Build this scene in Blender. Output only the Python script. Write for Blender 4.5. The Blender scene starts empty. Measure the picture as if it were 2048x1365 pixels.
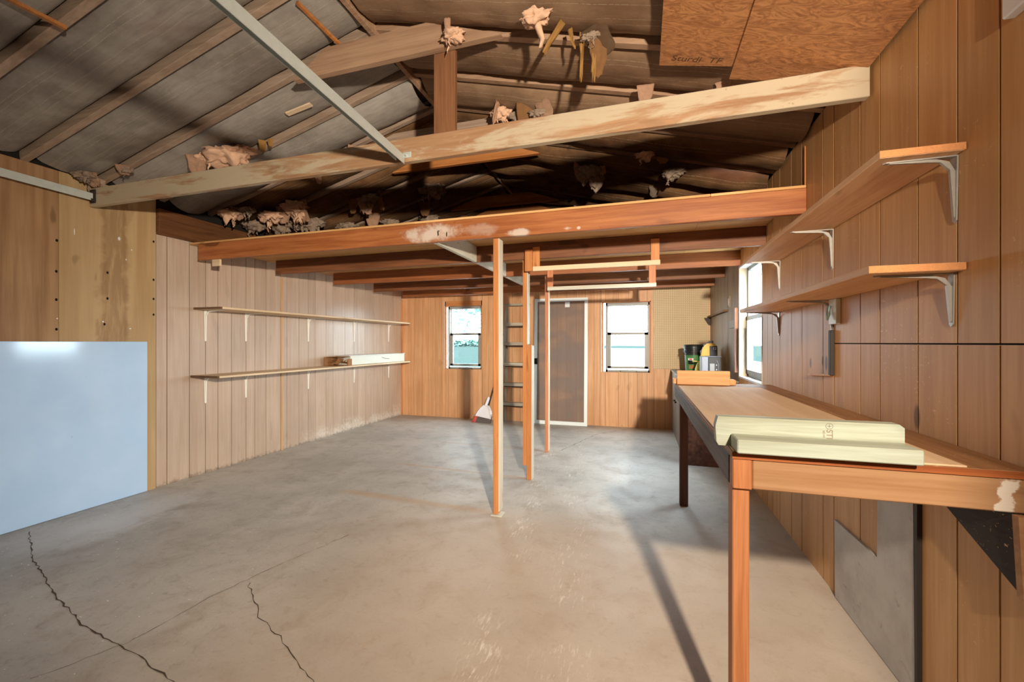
import bpy, bmesh, math, random
from mathutils import Vector, Matrix, noise
random.seed(7)
R = math.radians
S = bpy.context.scene
C = S.collection

# ------------------------------------------------------------------ place
XL, XR, YB, YF = -4.156, .953, 6.75, -1.30        # inner faces of the four walls
EAVE, PITCH, XM = 2.58, .263, -1.6015             # rafter undersides
RIDGE = EAVE + PITCH*(XM-XL)

def roof_z(x):
    return EAVE + PITCH*((x-XL) if x < XM else (XR-x))

# ------------------------------------------------------------------ materials
def lin(c):
    f = lambda v: v/12.92 if v <= .04045 else ((v+.055)/1.055)**2.4
    return tuple(f(v/255) for v in c)+(1,)

class Mat:
    def __init__(s, name):
        s.m = bpy.data.materials.new(name); s.m.use_nodes = True
        s.t = s.m.node_tree; s.n = s.t.nodes; s.l = s.t.links
        s.b = s.n['Principled BSDF']; s.out = s.n['Material Output']
        s.tc = s.n.new('ShaderNodeTexCoord')
        s.oi = s.n.new('ShaderNodeObjectInfo')
    def put(s, sock, v):
        if isinstance(v, bpy.types.NodeSocket): s.l.new(v, sock)
        else:
            try: sock.default_value = v
            except Exception: sock.default_value = (v, v, v)
    def math(s, op, a, b=0., c=None, clamp=False):
        n = s.n.new('ShaderNodeMath'); n.operation = op; n.use_clamp = clamp
        s.put(n.inputs[0], a); s.put(n.inputs[1], b)
        if c is not None: s.put(n.inputs[2], c)
        return n.outputs[0]
    def vec(s, op, a, b):
        n = s.n.new('ShaderNodeVectorMath'); n.operation = op
        s.put(n.inputs[0], a); s.put(n.inputs[1], b)
        return n.outputs[0]
    def xyz(s, v):
        n = s.n.new('ShaderNodeSeparateXYZ'); s.l.new(v, n.inputs[0]); return n.outputs
    def noise(s, v, scale, detail=4, rough=.55, dist=0.):
        n = s.n.new('ShaderNodeTexNoise'); s.l.new(v, n.inputs['Vector'])
        n.inputs['Scale'].default_value = scale; n.inputs['Detail'].default_value = detail
        n.inputs['Roughness'].default_value = rough; n.inputs['Distortion'].default_value = dist
        return n.outputs['Fac']
    def step(s, v, a, b):
        n = s.n.new('ShaderNodeMapRange'); n.interpolation_type = 'SMOOTHSTEP'
        s.put(n.inputs[0], v); n.inputs[1].default_value = a; n.inputs[2].default_value = b
        n.inputs[3].default_value = 0; n.inputs[4].default_value = 1
        return n.outputs[0]
    def band(s, v, lo, hi, soft):
        return s.math('MULTIPLY', s.step(v, lo-soft, lo+soft), s.math('SUBTRACT', 1., s.step(v, hi-soft, hi+soft)))
    def mix(s, f, a, b, mode='MIX'):
        n = s.n.new('ShaderNodeMix'); n.data_type = 'RGBA'; n.blend_type = mode
        s.put(n.inputs[0], f); s.put(n.inputs[6], a); s.put(n.inputs[7], b)
        return n.outputs[2]
    def bump(s, h, strength=.2, dist=.01):
        n = s.n.new('ShaderNodeBump'); n.inputs['Strength'].default_value = strength
        n.inputs['Distance'].default_value = dist
        s.l.new(h, n.inputs['Height']); s.l.new(n.outputs[0], s.b.inputs['Normal'])
    def done(s, col, rough=.6, metal=0., spec=.4):
        s.put(s.b.inputs['Base Color'], col); s.put(s.b.inputs['Roughness'], rough)
        s.put(s.b.inputs['Metallic'], metal); s.b.inputs['Specular IOR Level'].default_value = spec
        return s.m

def shift_obj(M, random_shift=True):
    v = M.tc.outputs['Object']
    if random_shift:
        n = M.n.new('ShaderNodeVectorMath'); n.operation = 'ADD'
        k = M.n.new('ShaderNodeCombineXYZ')
        r = M.math('MULTIPLY', M.oi.outputs['Random'], 37.)
        for i in range(3): M.l.new(r, k.inputs[i])
        M.l.new(v, n.inputs[0]); M.l.new(k.outputs[0], n.inputs[1]); v = n.outputs[0]
    return v

def wood(name, c1, c2, axis='x', rough=.62, grain=1., knots=.5, paint=None, paint_amt=.5, paint_scale=(3, 9, 9),
         var=.12, bump=.25, island=False, extra=None, spec=.35):
    """long-grained timber; paint = colour of an old worn coat left in patches"""
    M = Mat(name); v = shift_obj(M)
    long, cross = 1.1*grain, 22.*grain
    sc = {'x': (long, cross, cross), 'y': (cross, long, cross), 'z': (cross, cross, long)}[axis]
    vs = M.vec('MULTIPLY', v, sc)
    if island:
        g = M.n.new('ShaderNodeNewGeometry')
        k = M.n.new('ShaderNodeCombineXYZ')
        rr = M.math('MULTIPLY', g.outputs['Random Per Island'], 50.)
        for i in range(3): M.l.new(rr, k.inputs[i])
        vs = M.vec('ADD', vs, k.outputs[0])
    a = M.noise(vs, 1., 5, .6, .7)
    b = M.noise(M.vec('MULTIPLY', vs, (4., 4., 4.)), 1., 3, .6, .2)
    f = M.math('ADD', M.math('MULTIPLY', a, .75), M.math('MULTIPLY', b, .35))
    col = M.mix(M.step(f, .36, .74), lin(c1), lin(c2))
    if knots:
        kn = M.noise(M.vec('MULTIPLY', v, tuple(3. if q < 2*grain else 9. for q in sc)), 1., 1, .4, .3)
        kd = tuple(x*.45 for x in lin(c2)[:3])+(1,)
        col = M.mix(M.math('MULTIPLY', M.step(kn, .70, .76), knots), col, kd)
    lo = M.noise(v, 1.6, 3, .5)
    col = M.mix(M.math('MULTIPLY', M.step(lo, .35, .7), .22), col, tuple(x*.6 for x in lin(c2)[:3])+(1,))
    r = M.oi.outputs['Random']
    if island: r = g.outputs['Random Per Island']
    h = M.n.new('ShaderNodeHueSaturation'); M.l.new(col, h.inputs['Color'])
    M.l.new(M.math('ADD', M.math('MULTIPLY', r, 2*var), 1-var), h.inputs['Value']); col = h.outputs[0]
    if paint:
        p = M.noise(M.vec('MULTIPLY', v, paint_scale), 1., 5, .6, .4)
        col = M.mix(M.step(p, 1-paint_amt-.07, 1-paint_amt+.11), col, lin(paint))
    if extra: col = extra(M, col, v)
    M.bump(f, bump, .004)
    return M.done(col, rough, 0, spec)

def plain(name, c, rough=.5, metal=0., var=0., spec=.4, bump=0., scale=40):
    M = Mat(name)
    col = lin(c)
    if var:
        f = M.noise(shift_obj(M), scale, 4, .6)
        col = M.mix(f, tuple(x*(1-var) for x in lin(c)[:3])+(1,), tuple(min(1, x*(1+var)) for x in lin(c)[:3])+(1,))
        if bump: M.bump(f, bump, .004)
    return M.done(col, rough, metal, spec)

def chips(amount):
    """pale sawdust curls stuck on a surface"""
    def f(M, col, v):
        a = M.noise(M.vec('MULTIPLY', M.tc.outputs['Object'], (55, 55, 90)), 1., 2, .5, 1.2)
        b = M.noise(M.tc.outputs['Object'], 2.2, 2, .5)
        k = M.math('MULTIPLY', M.step(a, .675, .70), M.step(b, .46, .60))
        return M.mix(M.math('MULTIPLY', k, amount), col, lin((226, 186, 134)))
    return f

def wall_left_extra(M, col, v):
    z = M.xyz(M.tc.outputs['Object'])
    n = M.math('ADD', M.math('MULTIPLY', M.noise(M.tc.outputs['Object'], 3., 3, .6), .6), M.math('MULTIPLY', M.noise(M.tc.outputs['Object'], 26., 5, .7), .5))
    m = M.math('MULTIPLY', M.step(M.math('SUBTRACT', n, M.math('MULTIPLY', z[2], 1.1)), .36, .66), .8)
    m = M.math('MULTIPLY', m, M.step(z[1], 3.6, 5.2))
    col = M.mix(m, col, lin((226, 218, 208)))
    d = M.step(M.math('SUBTRACT', M.noise(M.tc.outputs['Object'], 24., 5, .7), M.math('MULTIPLY', z[2], 7.)), .18, .62)
    return M.mix(M.math('MULTIPLY', d, .6), col, lin((70, 58, 50)))

def wall_right_extra(M, col, v):
    col = chips(.8)(M, col, v)
    o = M.xyz(M.tc.outputs['Object'])
    for (y, z, ry, rz) in ((2.915, 1.18, .016, .035), (2.69, 1.19, .02, .045), (2.74, 1.2, .012, .03), (2.13, .93, .006, .012), (1.90, 1.03, .02, .05)):
        dy = M.math('DIVIDE', M.math('SUBTRACT', o[1], y), ry); dz = M.math('DIVIDE', M.math('SUBTRACT', o[2], z), rz)
        r2 = M.math('ADD', M.math('MULTIPLY', dy, dy), M.math('MULTIPLY', dz, dz))
        col = M.mix(M.math('MULTIPLY', M.math('SUBTRACT', 1., M.step(r2, .3, 1.2)), .7), col, lin((52, 38, 30)))
    return col

def ply_stain(M, col, v):
    o = M.xyz(M.tc.outputs['Object']); n = M.noise(M.tc.outputs['Object'], 5., 4, .6); n2 = M.noise(M.vec('MULTIPLY', M.tc.outputs['Object'], (1, 22, 3)), 1., 4, .65, .5)
    y = M.math('ADD', o[1], M.math('MULTIPLY', M.math('SUBTRACT', n, .5), .25))
    a = M.math('MULTIPLY', M.band(y, 2.27, 2.47, .03), M.step(n2, .25, .6))
    return M.mix(M.math('MULTIPLY', a, .55), col, lin((122, 88, 56)))
m_panel_left = wood('panel_left', (198, 178, 160), (184, 160, 140), 'z', .34, .9, .15, var=.06, bump=.1, island=True, extra=wall_left_extra, spec=.5)
m_panel_back = wood('panel_back', (220, 172, 130), (200, 148, 104), 'z', .45, .7, .25, var=.09, bump=.1, island=True)
m_panel_right = wood('panel_right', (214, 166, 114), (194, 144, 92), 'z', .5, .7, .2, var=.06, bump=.12, island=True, extra=wall_right_extra, spec=.28)
m_panel_far = wood('panel_far', (168, 148, 126), (136, 116, 96), 'z', .5, .5, .4, var=.05, bump=.1, island=True)
m_gap = plain('groove_dark', (26, 20, 16), .9)
m_ply_a = wood('plywood_dark', (178, 142, 104), (142, 104, 70), 'z', .6, .35, .6, var=.04, bump=.15)
m_ply_b = wood('plywood_light', (196, 168, 126), (176, 144, 102), 'z', .6, .3, .5, var=.04, bump=.12, extra=ply_stain)
m_plate = wood('plate_brown', (128, 84, 50), (92, 58, 34), 'y', .6, 1., .5)
m_joist = wood('joist_red', (166, 104, 64), (130, 76, 44), 'x', .5, 1., .7, var=.05)
m_joist_dk = wood('joist_brown', (136, 88, 58), (104, 64, 40), 'x', .55, 1., .6, var=.05)
m_deck = wood('deck_plywood', (228, 182, 124), (198, 146, 90), 'x', .55, .5, .6, var=.05)
def tie_extra(M, col, v):
    o = M.xyz(M.tc.outputs['Object']); ax = M.math('ABSOLUTE', o[0])
    p = M.noise(M.vec('MULTIPLY', v, (1.7, 8, 11)), 1., 6, .65, .5)
    col = M.mix(M.math('MULTIPLY', M.step(M.math('ADD', p, M.math('MULTIPLY', ax, .075)), .50, .64), .9), col, lin((186, 172, 146)))
    q = M.noise(M.vec('MULTIPLY', v, (22, 22, 30)), 1., 3, .6)
    return M.mix(M.math('MULTIPLY', M.step(q, .66, .74), M.math('MULTIPLY', M.step(o[0], 1.2, 2.2), .8)), col, lin((126, 84, 52)))
m_tie = wood('tie_worn', (174, 138, 104), (152, 114, 82), 'x', .65, 1., .3, var=.03, extra=tie_extra)
m_rafter = wood('rafter_grey', (174, 152, 132), (144, 122, 104), 'x', .75, 1., .4, var=.08)
m_truss = wood('truss_brown', (176, 144, 116), (146, 114, 90), 'x', .7, 1., .4, var=.06)
m_king = wood('king_brown', (142, 98, 66), (110, 72, 46), 'z', .65, 1., .5, var=.04)
m_lit = wood('lit_orange', (196, 132, 74), (158, 98, 50), 'x', .6, 1., .4, var=.08)  # lamplight on the loft collars put into an orange colour; sticks share it
m_post = wood('post_orange', (206, 142, 88), (180, 114, 64), 'z', .55, 1., .7, var=.05)
m_postw = wood('post_white', (216, 208, 190), (196, 184, 164), 'z', .6, 1., .2, paint=(176, 130, 92), paint_amt=.30, paint_scale=(9, 9, 3))
m_post3 = wood('post_rose', (206, 142, 104), (180, 112, 78), 'z', .55, 1., .6)
m_peel = wood('peeling_white', (214, 212, 198), (196, 194, 180), 'y', .7, 1., .1, paint=(180, 140, 98), paint_amt=.36, paint_scale=(10, 5, 10))
m_blond = wood('blond_batten', (236, 214, 184), (220, 194, 158), 'x', .6, 1., .3)
m_whitebat = wood('white_batten', (222, 220, 206), (204, 200, 184), 'x', .6, 1., .2)
m_shelf_l = wood('shelf_pine', (232, 210, 178), (212, 186, 150), 'y', .6, 1., .4, var=.03)
m_shelf_end = wood('shelf_raw_end', (120, 92, 70), (84, 62, 46), 'x', .8, 1., .2)
m_shelf_r = wood('shelf_board', (244, 206, 164), (220, 174, 130), 'y', .6, 1., .5, var=.03, extra=chips(.6))
m_edge = plain('shelf_edge', (206, 142, 92), .85, 0, .25, .2, .6, 160)
m_bench_top = wood('bench_plywood', (176, 128, 84), (138, 96, 60), 'y', .7, .6, .6, extra=chips(.5))
m_bench_edge = wood('bench_edge', (190, 110, 58), (140, 74, 36), 'x', .6, 1., .2)
m_apron = wood('bench_apron', (178, 136, 98), (154, 110, 72), 'x', .58, 1., .4)
m_apron_side = wood('bench_grey_side', (118, 110, 102), (88, 82, 76), 'y', .7, 1., .5)
m_leg = wood('bench_leg', (196, 132, 86), (164, 100, 60), 'z', .58, 1., .8)
m_leg_dk = wood('bench_leg_dark', (112, 74, 58), (82, 52, 40), 'z', .6, 1., .3)
m_brace = wood('brace_dark', (62, 48, 38), (42, 32, 26), 'y', .7, 1., .4, extra=chips(.9))
m_hard = wood('hardboard_tan', (220, 190, 154), (208, 174, 136), 'y', .75, .5, .0, var=.01, bump=.05)
m_fresh = wood('fresh_lumber', (194, 202, 186), (166, 168, 146), 'x', .55, 1.3, .25, var=.02)
m_pine = wood('pine_offcut', (222, 172, 116), (202, 142, 88), 'x', .55, .8, .7, var=.02)
m_cab = wood('cabinet_grey', (136, 128, 116), (106, 98, 88), 'z', .55, .7, .3, var=.03)
m_cab_side = wood('cabinet_plywood', (128, 84, 64), (70, 44, 34), 'y', .65, .35, .5)
m_trimw = wood('trim_orange', (206, 142, 88), (178, 110, 62), 'z', .55, 1., .3)
m_trims = wood('trim_seam', (214, 172, 124), (192, 146, 98), 'z', .5, 1., .2)
m_trimx = wood('trim_orange_flat', (206, 142, 88), (178, 110, 62), 'x', .55, 1., .3)
m_jamb = wood('jamb_pale', (226, 206, 180), (208, 184, 154), 'z', .6, 1., .2)
m_rose = wood('stick_rose', (202, 158, 140), (178, 128, 110), 'z', .6, 1., .1)
m_vinyl = plain('vinyl_frame', (150, 148, 144), .4)
m_white = plain('white_plastic', (222, 224, 224), .4)
m_door_al = plain('white_aluminium', (232, 240, 242), .4, 0, .03)
m_steel = plain('galvanised', (196, 204, 200), .42, .25, .12, .5, 0, 30)
m_bracket = plain('bracket_grey', (168, 164, 156), .4, .35, .12, .5, 0, 60)
m_bracket_w = plain('bracket_white', (236, 236, 230), .4)
m_black = plain('black_plastic', (22, 23, 24), .4)
m_iron = plain('dark_iron', (58, 52, 48), .6, .4)
m_fibre = plain('torn_fibre', (208, 170, 142), .95, 0, .3, .1, .8, 30)
m_fibre_g = plain('dirty_fibre', (142, 124, 108), .95, 0, .45, .1, .8, 30)
m_paper = plain('torn_paper', (160, 118, 78), .85, 0, .25, .2, .3, 25)
m_paper_y = plain('yellow_paper', (196, 152, 90), .85, 0, .2, .2, .3, 25)
m_ladder = wood('ladder_grey', (190, 186, 172), (160, 154, 140), 'z', .7, 1., .1)
m_tread = wood('tread_grey', (184, 174, 158), (150, 140, 124), 'x', .7, 1., .1)
m_green = plain('bucket_green', (30, 40, 36), .35)
m_label_g = plain('label_green', (64, 122, 66), .4, 0, .25, .4, 0, 18)
m_red = plain('label_red', (206, 62, 66), .5)
m_yellow = plain('jug_yellow', (222, 178, 58), .4)
m_navy = plain('label_navy', (34, 40, 66), .45)
m_yelgreen = plain('bottle_yellow_green', (192, 190, 84), .45)
m_silver = plain('silver_box', (112, 114, 122), .4, .2)
m_dkbox = plain('dark_box', (48, 42, 38), .55)
m_pan = plain('dustpan_white', (226, 226, 234), .4)
m_brist_r = plain('bristle_red', (206, 92, 86), .8, 0, .3, .2, .4, 90)
m_brist_g = plain('bristle_grey', (98, 90, 86), .85, 0, .4, .2, .6, 120)
m_card = plain('cardboard', (156, 112, 74), .85, 0, .25, .2, .4, 20)
m_carton = plain('carton_white', (214, 216, 204), .45, 0, .03)
m_ink = plain('stamp_ink', (150, 132, 108), .8)
m_ink2 = plain('stencil_ink', (96, 66, 42), .8)
m_dark = plain('crack_dark', (78, 66, 54), .95)
m_cut = plain('cutout_black', (20, 17, 14), 1.)
m_sign = plain('plate_grey', (112, 114, 116), .3, .6)

# front beam: whitewash smear left of the middle and flakes of white paint
def smear(M, col, v):
    o = M.xyz(M.tc.outputs['Object'])
    n = M.noise(M.tc.outputs['Object'], 9., 5, .65)
    n2 = M.noise(M.tc.outputs['Object'], 26., 3, .6)
    for (x, z, rx, rz, k) in ((-1.57, 2.155, .24, .075, 1.), (-1.16, 2.15, .14, .05, .35), (-.86, 2.105, .10, .03, .9), (-.5, 2.108, .035, .016, 1.), (-.425, 2.105, .014, .012, 1.)):
        dx = M.math('DIVIDE', M.math('SUBTRACT', o[0], x), rx); dz = M.math('DIVIDE', M.math('SUBTRACT', o[2], z), rz)
        r2 = M.math('ADD', M.math('MULTIPLY', dx, dx), M.math('MULTIPLY', dz, dz))
        r2 = M.math('ADD', r2, M.math('MULTIPLY', M.math('SUBTRACT', n, .5), 3.2))
        col = M.mix(M.math('MULTIPLY', M.math('SUBTRACT', 1., M.step(r2, .1, 1.25)), k*.85), col, lin((210, 198, 186)))
    return M.mix(M.math('MULTIPLY', M.step(n2, .70, .76), .4), col, lin((70, 34, 18)))
m_front_beam = wood('front_beam', (182, 116, 68), (146, 82, 44), 'x', .5, 1., .8, var=.02, extra=smear)

def white_daub(M, col, v):
    o = M.xyz(M.tc.outputs['Object'])
    n = M.noise(M.tc.outputs['Object'], 16., 5, .65)
    s = M.math('ADD', M.math('ADD', o[0], .6), M.math('MULTIPLY', M.math('SUBTRACT', n, .5), .09))
    a = M.band(s, .872, .906, .004)
    fl = M.noise(M.tc.outputs['Object'], 30., 2, .5)
    a = M.math('MULTIPLY', a, M.step(fl, .33, .42))
    return M.mix(a, col, lin((226, 214, 198)))
m_apron_f = wood('bench_apron_front', (178, 136, 98), (154, 110, 72), 'x', .58, 1., .4, extra=white_daub)

def make_concrete():
    M = Mat('concrete'); v = M.tc.outputs['Object']; o = M.xyz(v)
    a = M.noise(v, 1.1, 6, .6); b = M.noise(v, 60., 4, .7); d = M.noise(v, 4.2, 5, .65, .5)
    col = M.mix(M.step(a, .3, .7), lin((164, 160, 154)), lin((190, 184, 176)))
    col = M.mix(M.math('MULTIPLY', M.step(d, .45, .75), .5), col, lin((146, 132, 118)))
    col = M.mix(M.math('MULTIPLY', M.step(b, .52, .75), .35), col, lin((120, 112, 104)))
    e = M.noise(v, 15., 5, .7, .8)
    col = M.mix(M.math('MULTIPLY', M.step(e, .52, .72), .32), col, lin((122, 110, 98)))
    col = M.mix(M.math('MULTIPLY', M.step(e, .30, .46), .0), col, lin((210, 206, 200)))
    # warm lamp light painted as tan on the slab ahead of the posts
    lamp_tan = M.math('SUBTRACT', 1., M.step(M.math('ADD', o[1], M.math('MULTIPLY', M.math('SUBTRACT', a, .5), .7)), 2.7, 3.5))
    lamp_tan = M.math('MULTIPLY', lamp_tan, M.step(o[0], -2.6, -.9))
    col = M.mix(M.math('MULTIPLY', lamp_tan, .42), col, lin((194, 166, 138)))
    # brownish lines running left from each post
    for (y, w, k) in ((3.05, .09, .55), (3.93, .045, .55), (4.96, .035, .5)):
        yy = M.math('ADD', o[1], M.math('MULTIPLY', M.math('ADD', o[0], 1.), .05))
        m = M.band(yy, y-w/2, y+w/2, w*.45)
        m = M.math('MULTIPLY', m, M.band(o[0], -2.5, -1.05, .12))
        col = M.mix(M.math('MULTIPLY', m, k), col, lin((178, 146, 110)))
    # chalky scuffs down the middle
    xx = M.math('ADD', o[0], M.math('MULTIPLY', M.math('SUBTRACT', o[1], 4.), .13))
    sc = M.noise(M.vec('MULTIPLY', v, (60., 11., 1.)), 1., 5, .7)
    m = M.math('MULTIPLY', M.band(xx, -1.02, -.86, .06), M.step(sc, .50, .66))
    m2 = M.math('MULTIPLY', M.band(xx, -.72, -.50, .09), M.step(sc, .53, .68))
    m = M.math('MAXIMUM', m, M.math('MULTIPLY', m2, .9))
    m = M.math('MULTIPLY', m, M.step(M.noise(v, 2.3, 2), .42, .55))
    col = M.mix(M.math('MULTIPLY', m, .62), col, lin((232, 224, 212)))
    # plaster flakes and lime wash near the left wall
    fl = M.noise(M.vec('MULTIPLY', v, (34., 60., 1.)), 1., 2, .5)
    m = M.math('MULTIPLY', M.step(fl, .70, .74), M.math('SUBTRACT', 1., M.step(o[0], -2.6, -1.4)))
    m = M.math('MULTIPLY', m, M.math('SUBTRACT', 1., M.step(o[1], 2.0, 3.0)))
    col = M.mix(m, col, lin((224, 226, 222)))
    w = M.math('MULTIPLY', M.band(M.math('ADD', o[0], M.math('MULTIPLY', M.math('SUBTRACT', d, .5), .6)), -3.85, -3.45, .12), M.band(o[1], 1.7, 2.6, .3))
    col = M.mix(M.math('MULTIPLY', w, .45), col, lin((214, 214, 216)))
    h = M.math('ADD', M.math('MULTIPLY', a, .5), M.math('MULTIPLY', b, .25))
    M.bump(h, .25, .01)
    return M.done(col, M.math('ADD', M.math('MULTIPLY', d, .3), .42), 0, .4)
m_conc = make_concrete()

def make_kraft(name, c1, c2):
    M = Mat(name); uv = M.tc.outputs['UV']; u = M.xyz(uv); v = shift_obj(M)
    a = M.noise(v, 2.2, 5, .6); b = M.noise(M.vec('MULTIPLY', v, (6, 50, 6)), 1., 3, .6); c = M.noise(v, 70., 2, .6)
    col = M.mix(M.step(a, .32, .7), lin(c1), lin(c2))
    col = M.mix(M.math('MULTIPLY', M.step(b, .4, .8), .3), col, tuple(x*.55 for x in lin(c2)[:3])+(1,))
    red = M.noise(M.vec('MULTIPLY', v, (1.7, 2.5, 1.7)), 1., 3, .5)
    col = M.mix(M.math('MULTIPLY', M.step(red, .60, .74), .45), col, lin((104, 58, 44)))
    lines = None
    wob = M.math('MULTIPLY', M.math('SUBTRACT', a, .5), .03)
    for q in (.22, .30, .52, .63):
        l = M.band(M.math('ADD', u[1], wob), q-.003, q+.003, .004)
        lines = l if lines is None else M.math('MAXIMUM', lines, l)
    col = M.mix(M.math('MULTIPLY', M.math('MULTIPLY', lines, M.step(c, .3, .6)), .55), col, lin((196, 180, 158)))
    M.bump(M.math('ADD', a, M.math('MULTIPLY', c, .12)), .35, .02)
    return M.done(col, .6, 0, .3)
m_kraft_l = make_kraft('kraft_grey', (158, 152, 144), (120, 112, 104))
m_kraft_shade = make_kraft('kraft_shaded', (128, 94, 62), (74, 54, 38))  # rear bays: loft shade put into a darker paper colour
m_kraft_r = make_kraft('kraft_brown', (150, 122, 96), (116, 90, 68))

def make_osb():
    M = Mat('osb'); v = M.tc.outputs['Object']
    a = M.noise(M.vec('MULTIPLY', v, (9, 22, 9)), 1., 5, .65, 3.5); b = M.noise(v, 5., 4, .6, 2.5)
    col = M.mix(M.step(a, .3, .7), lin((200, 142, 92)), lin((146, 96, 58)))
    col = M.mix(M.math('MULTIPLY', M.step(b, .6, .75), .6), col, lin((92, 52, 26)))
    M.bump(a, .3, .004)
    return M.done(col, .6)
m_osb = make_osb()

def make_cement():
    M = Mat('cement_board'); v = M.tc.outputs['Object']
    a = M.noise(v, 4., 6, .65); b = M.noise(v, 13., 5, .7, 1.)
    col = M.mix(M.step(a, .35, .7), lin((190, 184, 176)), lin((166, 158, 150)))
    col = M.mix(M.math('MULTIPLY', M.step(b, .58, .75), .55), col, lin((104, 92, 82)))
    M.bump(b, .15, .004)
    return M.done(col, .55)
m_cement = make_cement()

def make_board_white():
    M = Mat('white_panel'); v = M.tc.outputs['Object']
    a = M.noise(v, 3., 5, .6); b = M.noise(v, 18., 4, .7, .6)
    col = M.mix(M.step(a, .3, .7), lin((190, 218, 250)), lin((180, 212, 246)))
    col = M.mix(M.math('MULTIPLY', M.step(b, .68, .8), .35), col, lin((150, 140, 132)))
    return M.done(col, .09, 0, .5)
m_wboard = make_board_white()

def make_pegboard():
    M = Mat('pegboard'); v = M.tc.outputs['Object']; o = M.xyz(v)
    def cell(s):
        f = M.math('FRACT', M.math('DIVIDE', s, .0262)); f = M.math('SUBTRACT', f, .5); return M.math('MULTIPLY', f, f)
    r2 = M.math('ADD', cell(o[0]), cell(o[2]))
    hole = M.math('SUBTRACT', 1., M.step(r2, .025, .05))
    a = M.noise(v, 6., 4, .6)
    col = M.mix(a, lin((208, 188, 152)), lin((192, 168, 130)))
    col = M.mix(M.math('MULTIPLY', hole, .85), col, lin((86, 64, 44)))
    return M.done(col, .6)
m_peg = make_pegboard()

def make_glass():
    M = Mat('window_glass')
    t = M.n.new('ShaderNodeBsdfTransparent'); g = M.n.new('ShaderNodeBsdfGlossy'); g.inputs['Roughness'].default_value = .02
    t.inputs['Color'].default_value = (.96, .98, .97, 1)
    x = M.n.new('ShaderNodeMixShader'); x.inputs[0].default_value = .06
    M.l.new(t.outputs[0], x.inputs[1]); M.l.new(g.outputs[0], x.inputs[2]); M.l.new(x.outputs[0], M.out.inputs[0])
    return M.m
m_glass = make_glass()

def make_screen():
    M = Mat('insect_screen'); v = M.tc.outputs['Object']
    t = M.n.new('ShaderNodeBsdfTransparent'); d = M.n.new('ShaderNodeBsdfDiffuse'); d.inputs['Color'].default_value = lin((140, 132, 130))
    w = M.noise(M.vec('MULTIPLY', v, (1.6, 1, 3.2)), 1., 1, .4, .5)
    x = M.n.new('ShaderNodeMixShader'); M.l.new(M.math('ADD', M.math('MULTIPLY', M.step(w, .3, .7), .2), .28), x.inputs[0])
    M.l.new(t.outputs[0], x.inputs[1]); M.l.new(d.outputs[0], x.inputs[2]); M.l.new(x.outputs[0], M.out.inputs[0])
    return M.m
m_screen = make_screen()
m_grass = plain('lawn', (38, 48, 46), 1., 0, .3, 0., 0, 3)
m_leafy = plain('foliage', (88, 118, 112), 1., 0, .4, 0., 0, 5)
m_drive = plain('driveway', (170, 170, 168), .9, 0, .1)
m_gravel = plain('gravel', (150, 150, 148), 1., 0, .1, 0.)
m_bark = plain('bark', (110, 90, 74), .9, 0, .3)
m_sheath = wood('roof_sheathing', (84, 62, 44), (58, 42, 30), 'y', .8, .6, .2)

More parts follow.
